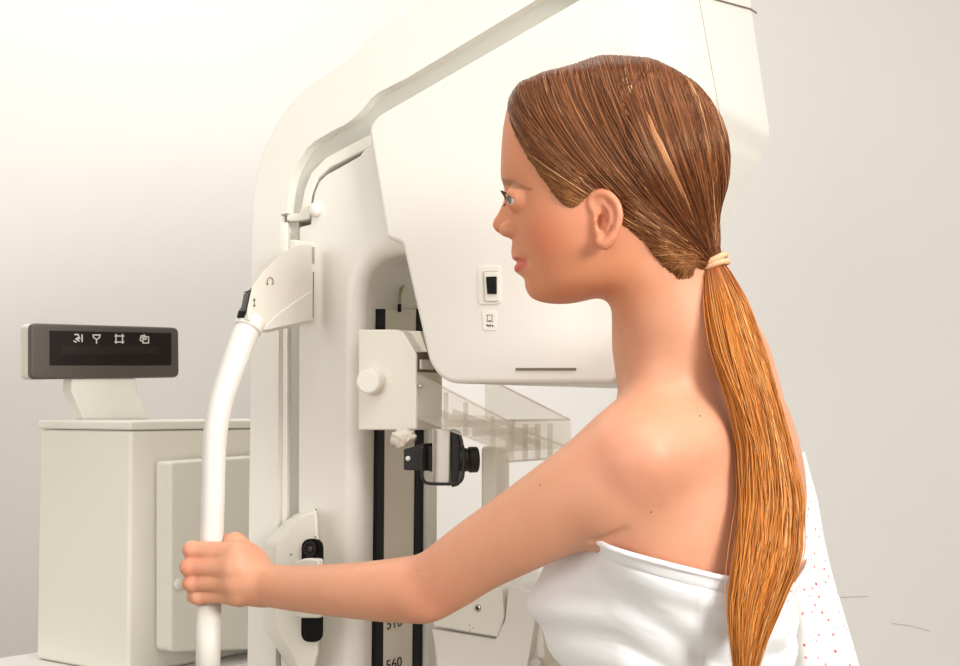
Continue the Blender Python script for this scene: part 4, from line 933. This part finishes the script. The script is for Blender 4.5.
# ================================================================== ROOM
WM = mat('wall_paint', (224, 221, 217), .75, .25, var=.015, vscale=2)
def box(name, x0, x1, y0, y1, z0, z1, m, kind=None, bevel=0, parent=None):
    v = [(x, y, z) for x in (x0, x1) for y in (y0, y1) for z in (z0, z1)]
    o = obj(name, v, [(0, 1, 3, 2), (4, 6, 7, 5), (0, 4, 5, 1), (2, 3, 7, 6), (0, 2, 6, 4), (1, 5, 7, 3)], m, parent, bevel=bevel, smooth=False)
    if kind: o['kind'] = kind
    return o
YB = 2.95
box('floor', -2.6, 2.8, -2.6, YB + .1, -.08, 0, mat('floor_vinyl', (176, 166, 150), .45, var=.06, vscale=12), 'structure')
WB = box('wall_back', -2.6, 2.8, YB, YB + .1, 0, 2.75, WM, 'structure')
box('wall_left', -2.7, -2.6, -2.6, YB + .1, 0, 2.75, WM, 'structure')
box('wall_right', 2.8, 2.9, -2.6, YB + .1, 0, 2.75, WM, 'structure')
box('ceiling', -2.7, 2.9, -2.6, YB + .1, 2.75, 2.83, mat('ceiling_white', (240, 238, 234), .8), 'structure')
box('baseboard_back', -2.6, 2.8, YB - .015, YB, 0, .09, mat('baseboard_cream', (214, 206, 192), .5), 'structure', .003)
SCF = mat('scuff_grey', (186, 178, 164), .8); WPn = Plane((0, YB, 0), (0, 1, 0))
for k, pts in enumerate(([(841, 597.5), (852, 597), (868, 596.5)], [(892, 623.5), (908, 625.5), (930, 631)])):
    V_, F_ = bars_on(WPn.off(-.0002), list(zip(pts, pts[1:])), .0016, .0003); obj('scuff_mark', V_, F_, SCF, WB, smooth=False)
# ================================================================== LIGHT AND CAMERA
def lamp(name, loc_, target, sx, sy, power, rgb=(1, .98, .955), spread=math.pi):
    l = bpy.data.lights.new(name, 'AREA'); l.shape = 'RECTANGLE'; l.size = sx; l.size_y = sy; l.energy = power; l.color = rgb
    o = bpy.data.objects.new(name, l); C.objects.link(o); o.location = loc_
    l.spread = spread; o.rotation_euler = (Vector(target) - Vector(loc_)).to_track_quat('-Z', 'Y').to_euler(); return o
lamp('softbox_key', (2.05, -1.0, 2.35), (.2, 1.5, 1.4), .9, .8, 28, spread=math.radians(95))
lamp('added_fill', (-1.5, -1.0, 1.7), (-.1, 1.6, 1.3), 1.6, 1.6, 14, spread=math.radians(110))  # unseen fill from the left, added to brighten face, towel and console
lamp('ceiling_panel', (-1.0, 2.35, 2.70), (-1.0, 2.45, 0), 1.9, .5, 13)
lamp('ceiling_panel', (.6, .7, 2.70), (.6, .8, 0), 1.8, .9, 20)
w = bpy.data.worlds.new('world'); bpy.context.scene.world = w; w.use_nodes = True
w.node_tree.nodes['Background'].inputs[0].default_value = (1, .99, .975, 1); w.node_tree.nodes['Background'].inputs[1].default_value = .34
cam = bpy.data.cameras.new('camera'); cam.sensor_width = 36; cam.lens = F / 960 * 36; cam.clip_start = .05
co = bpy.data.objects.new('camera', cam); C.objects.link(co); co.location = (0, 0, CAMZ); co.rotation_euler = (math.pi / 2 + PIT, 0, 0)
sc = bpy.context.scene; sc.camera = co
sc.cycles.transparent_max_bounces = 32
sc.view_settings.view_transform = 'Standard'; sc.view_settings.look = 'None'; sc.view_settings.gamma = 1; sc.view_settings.exposure = 0.04
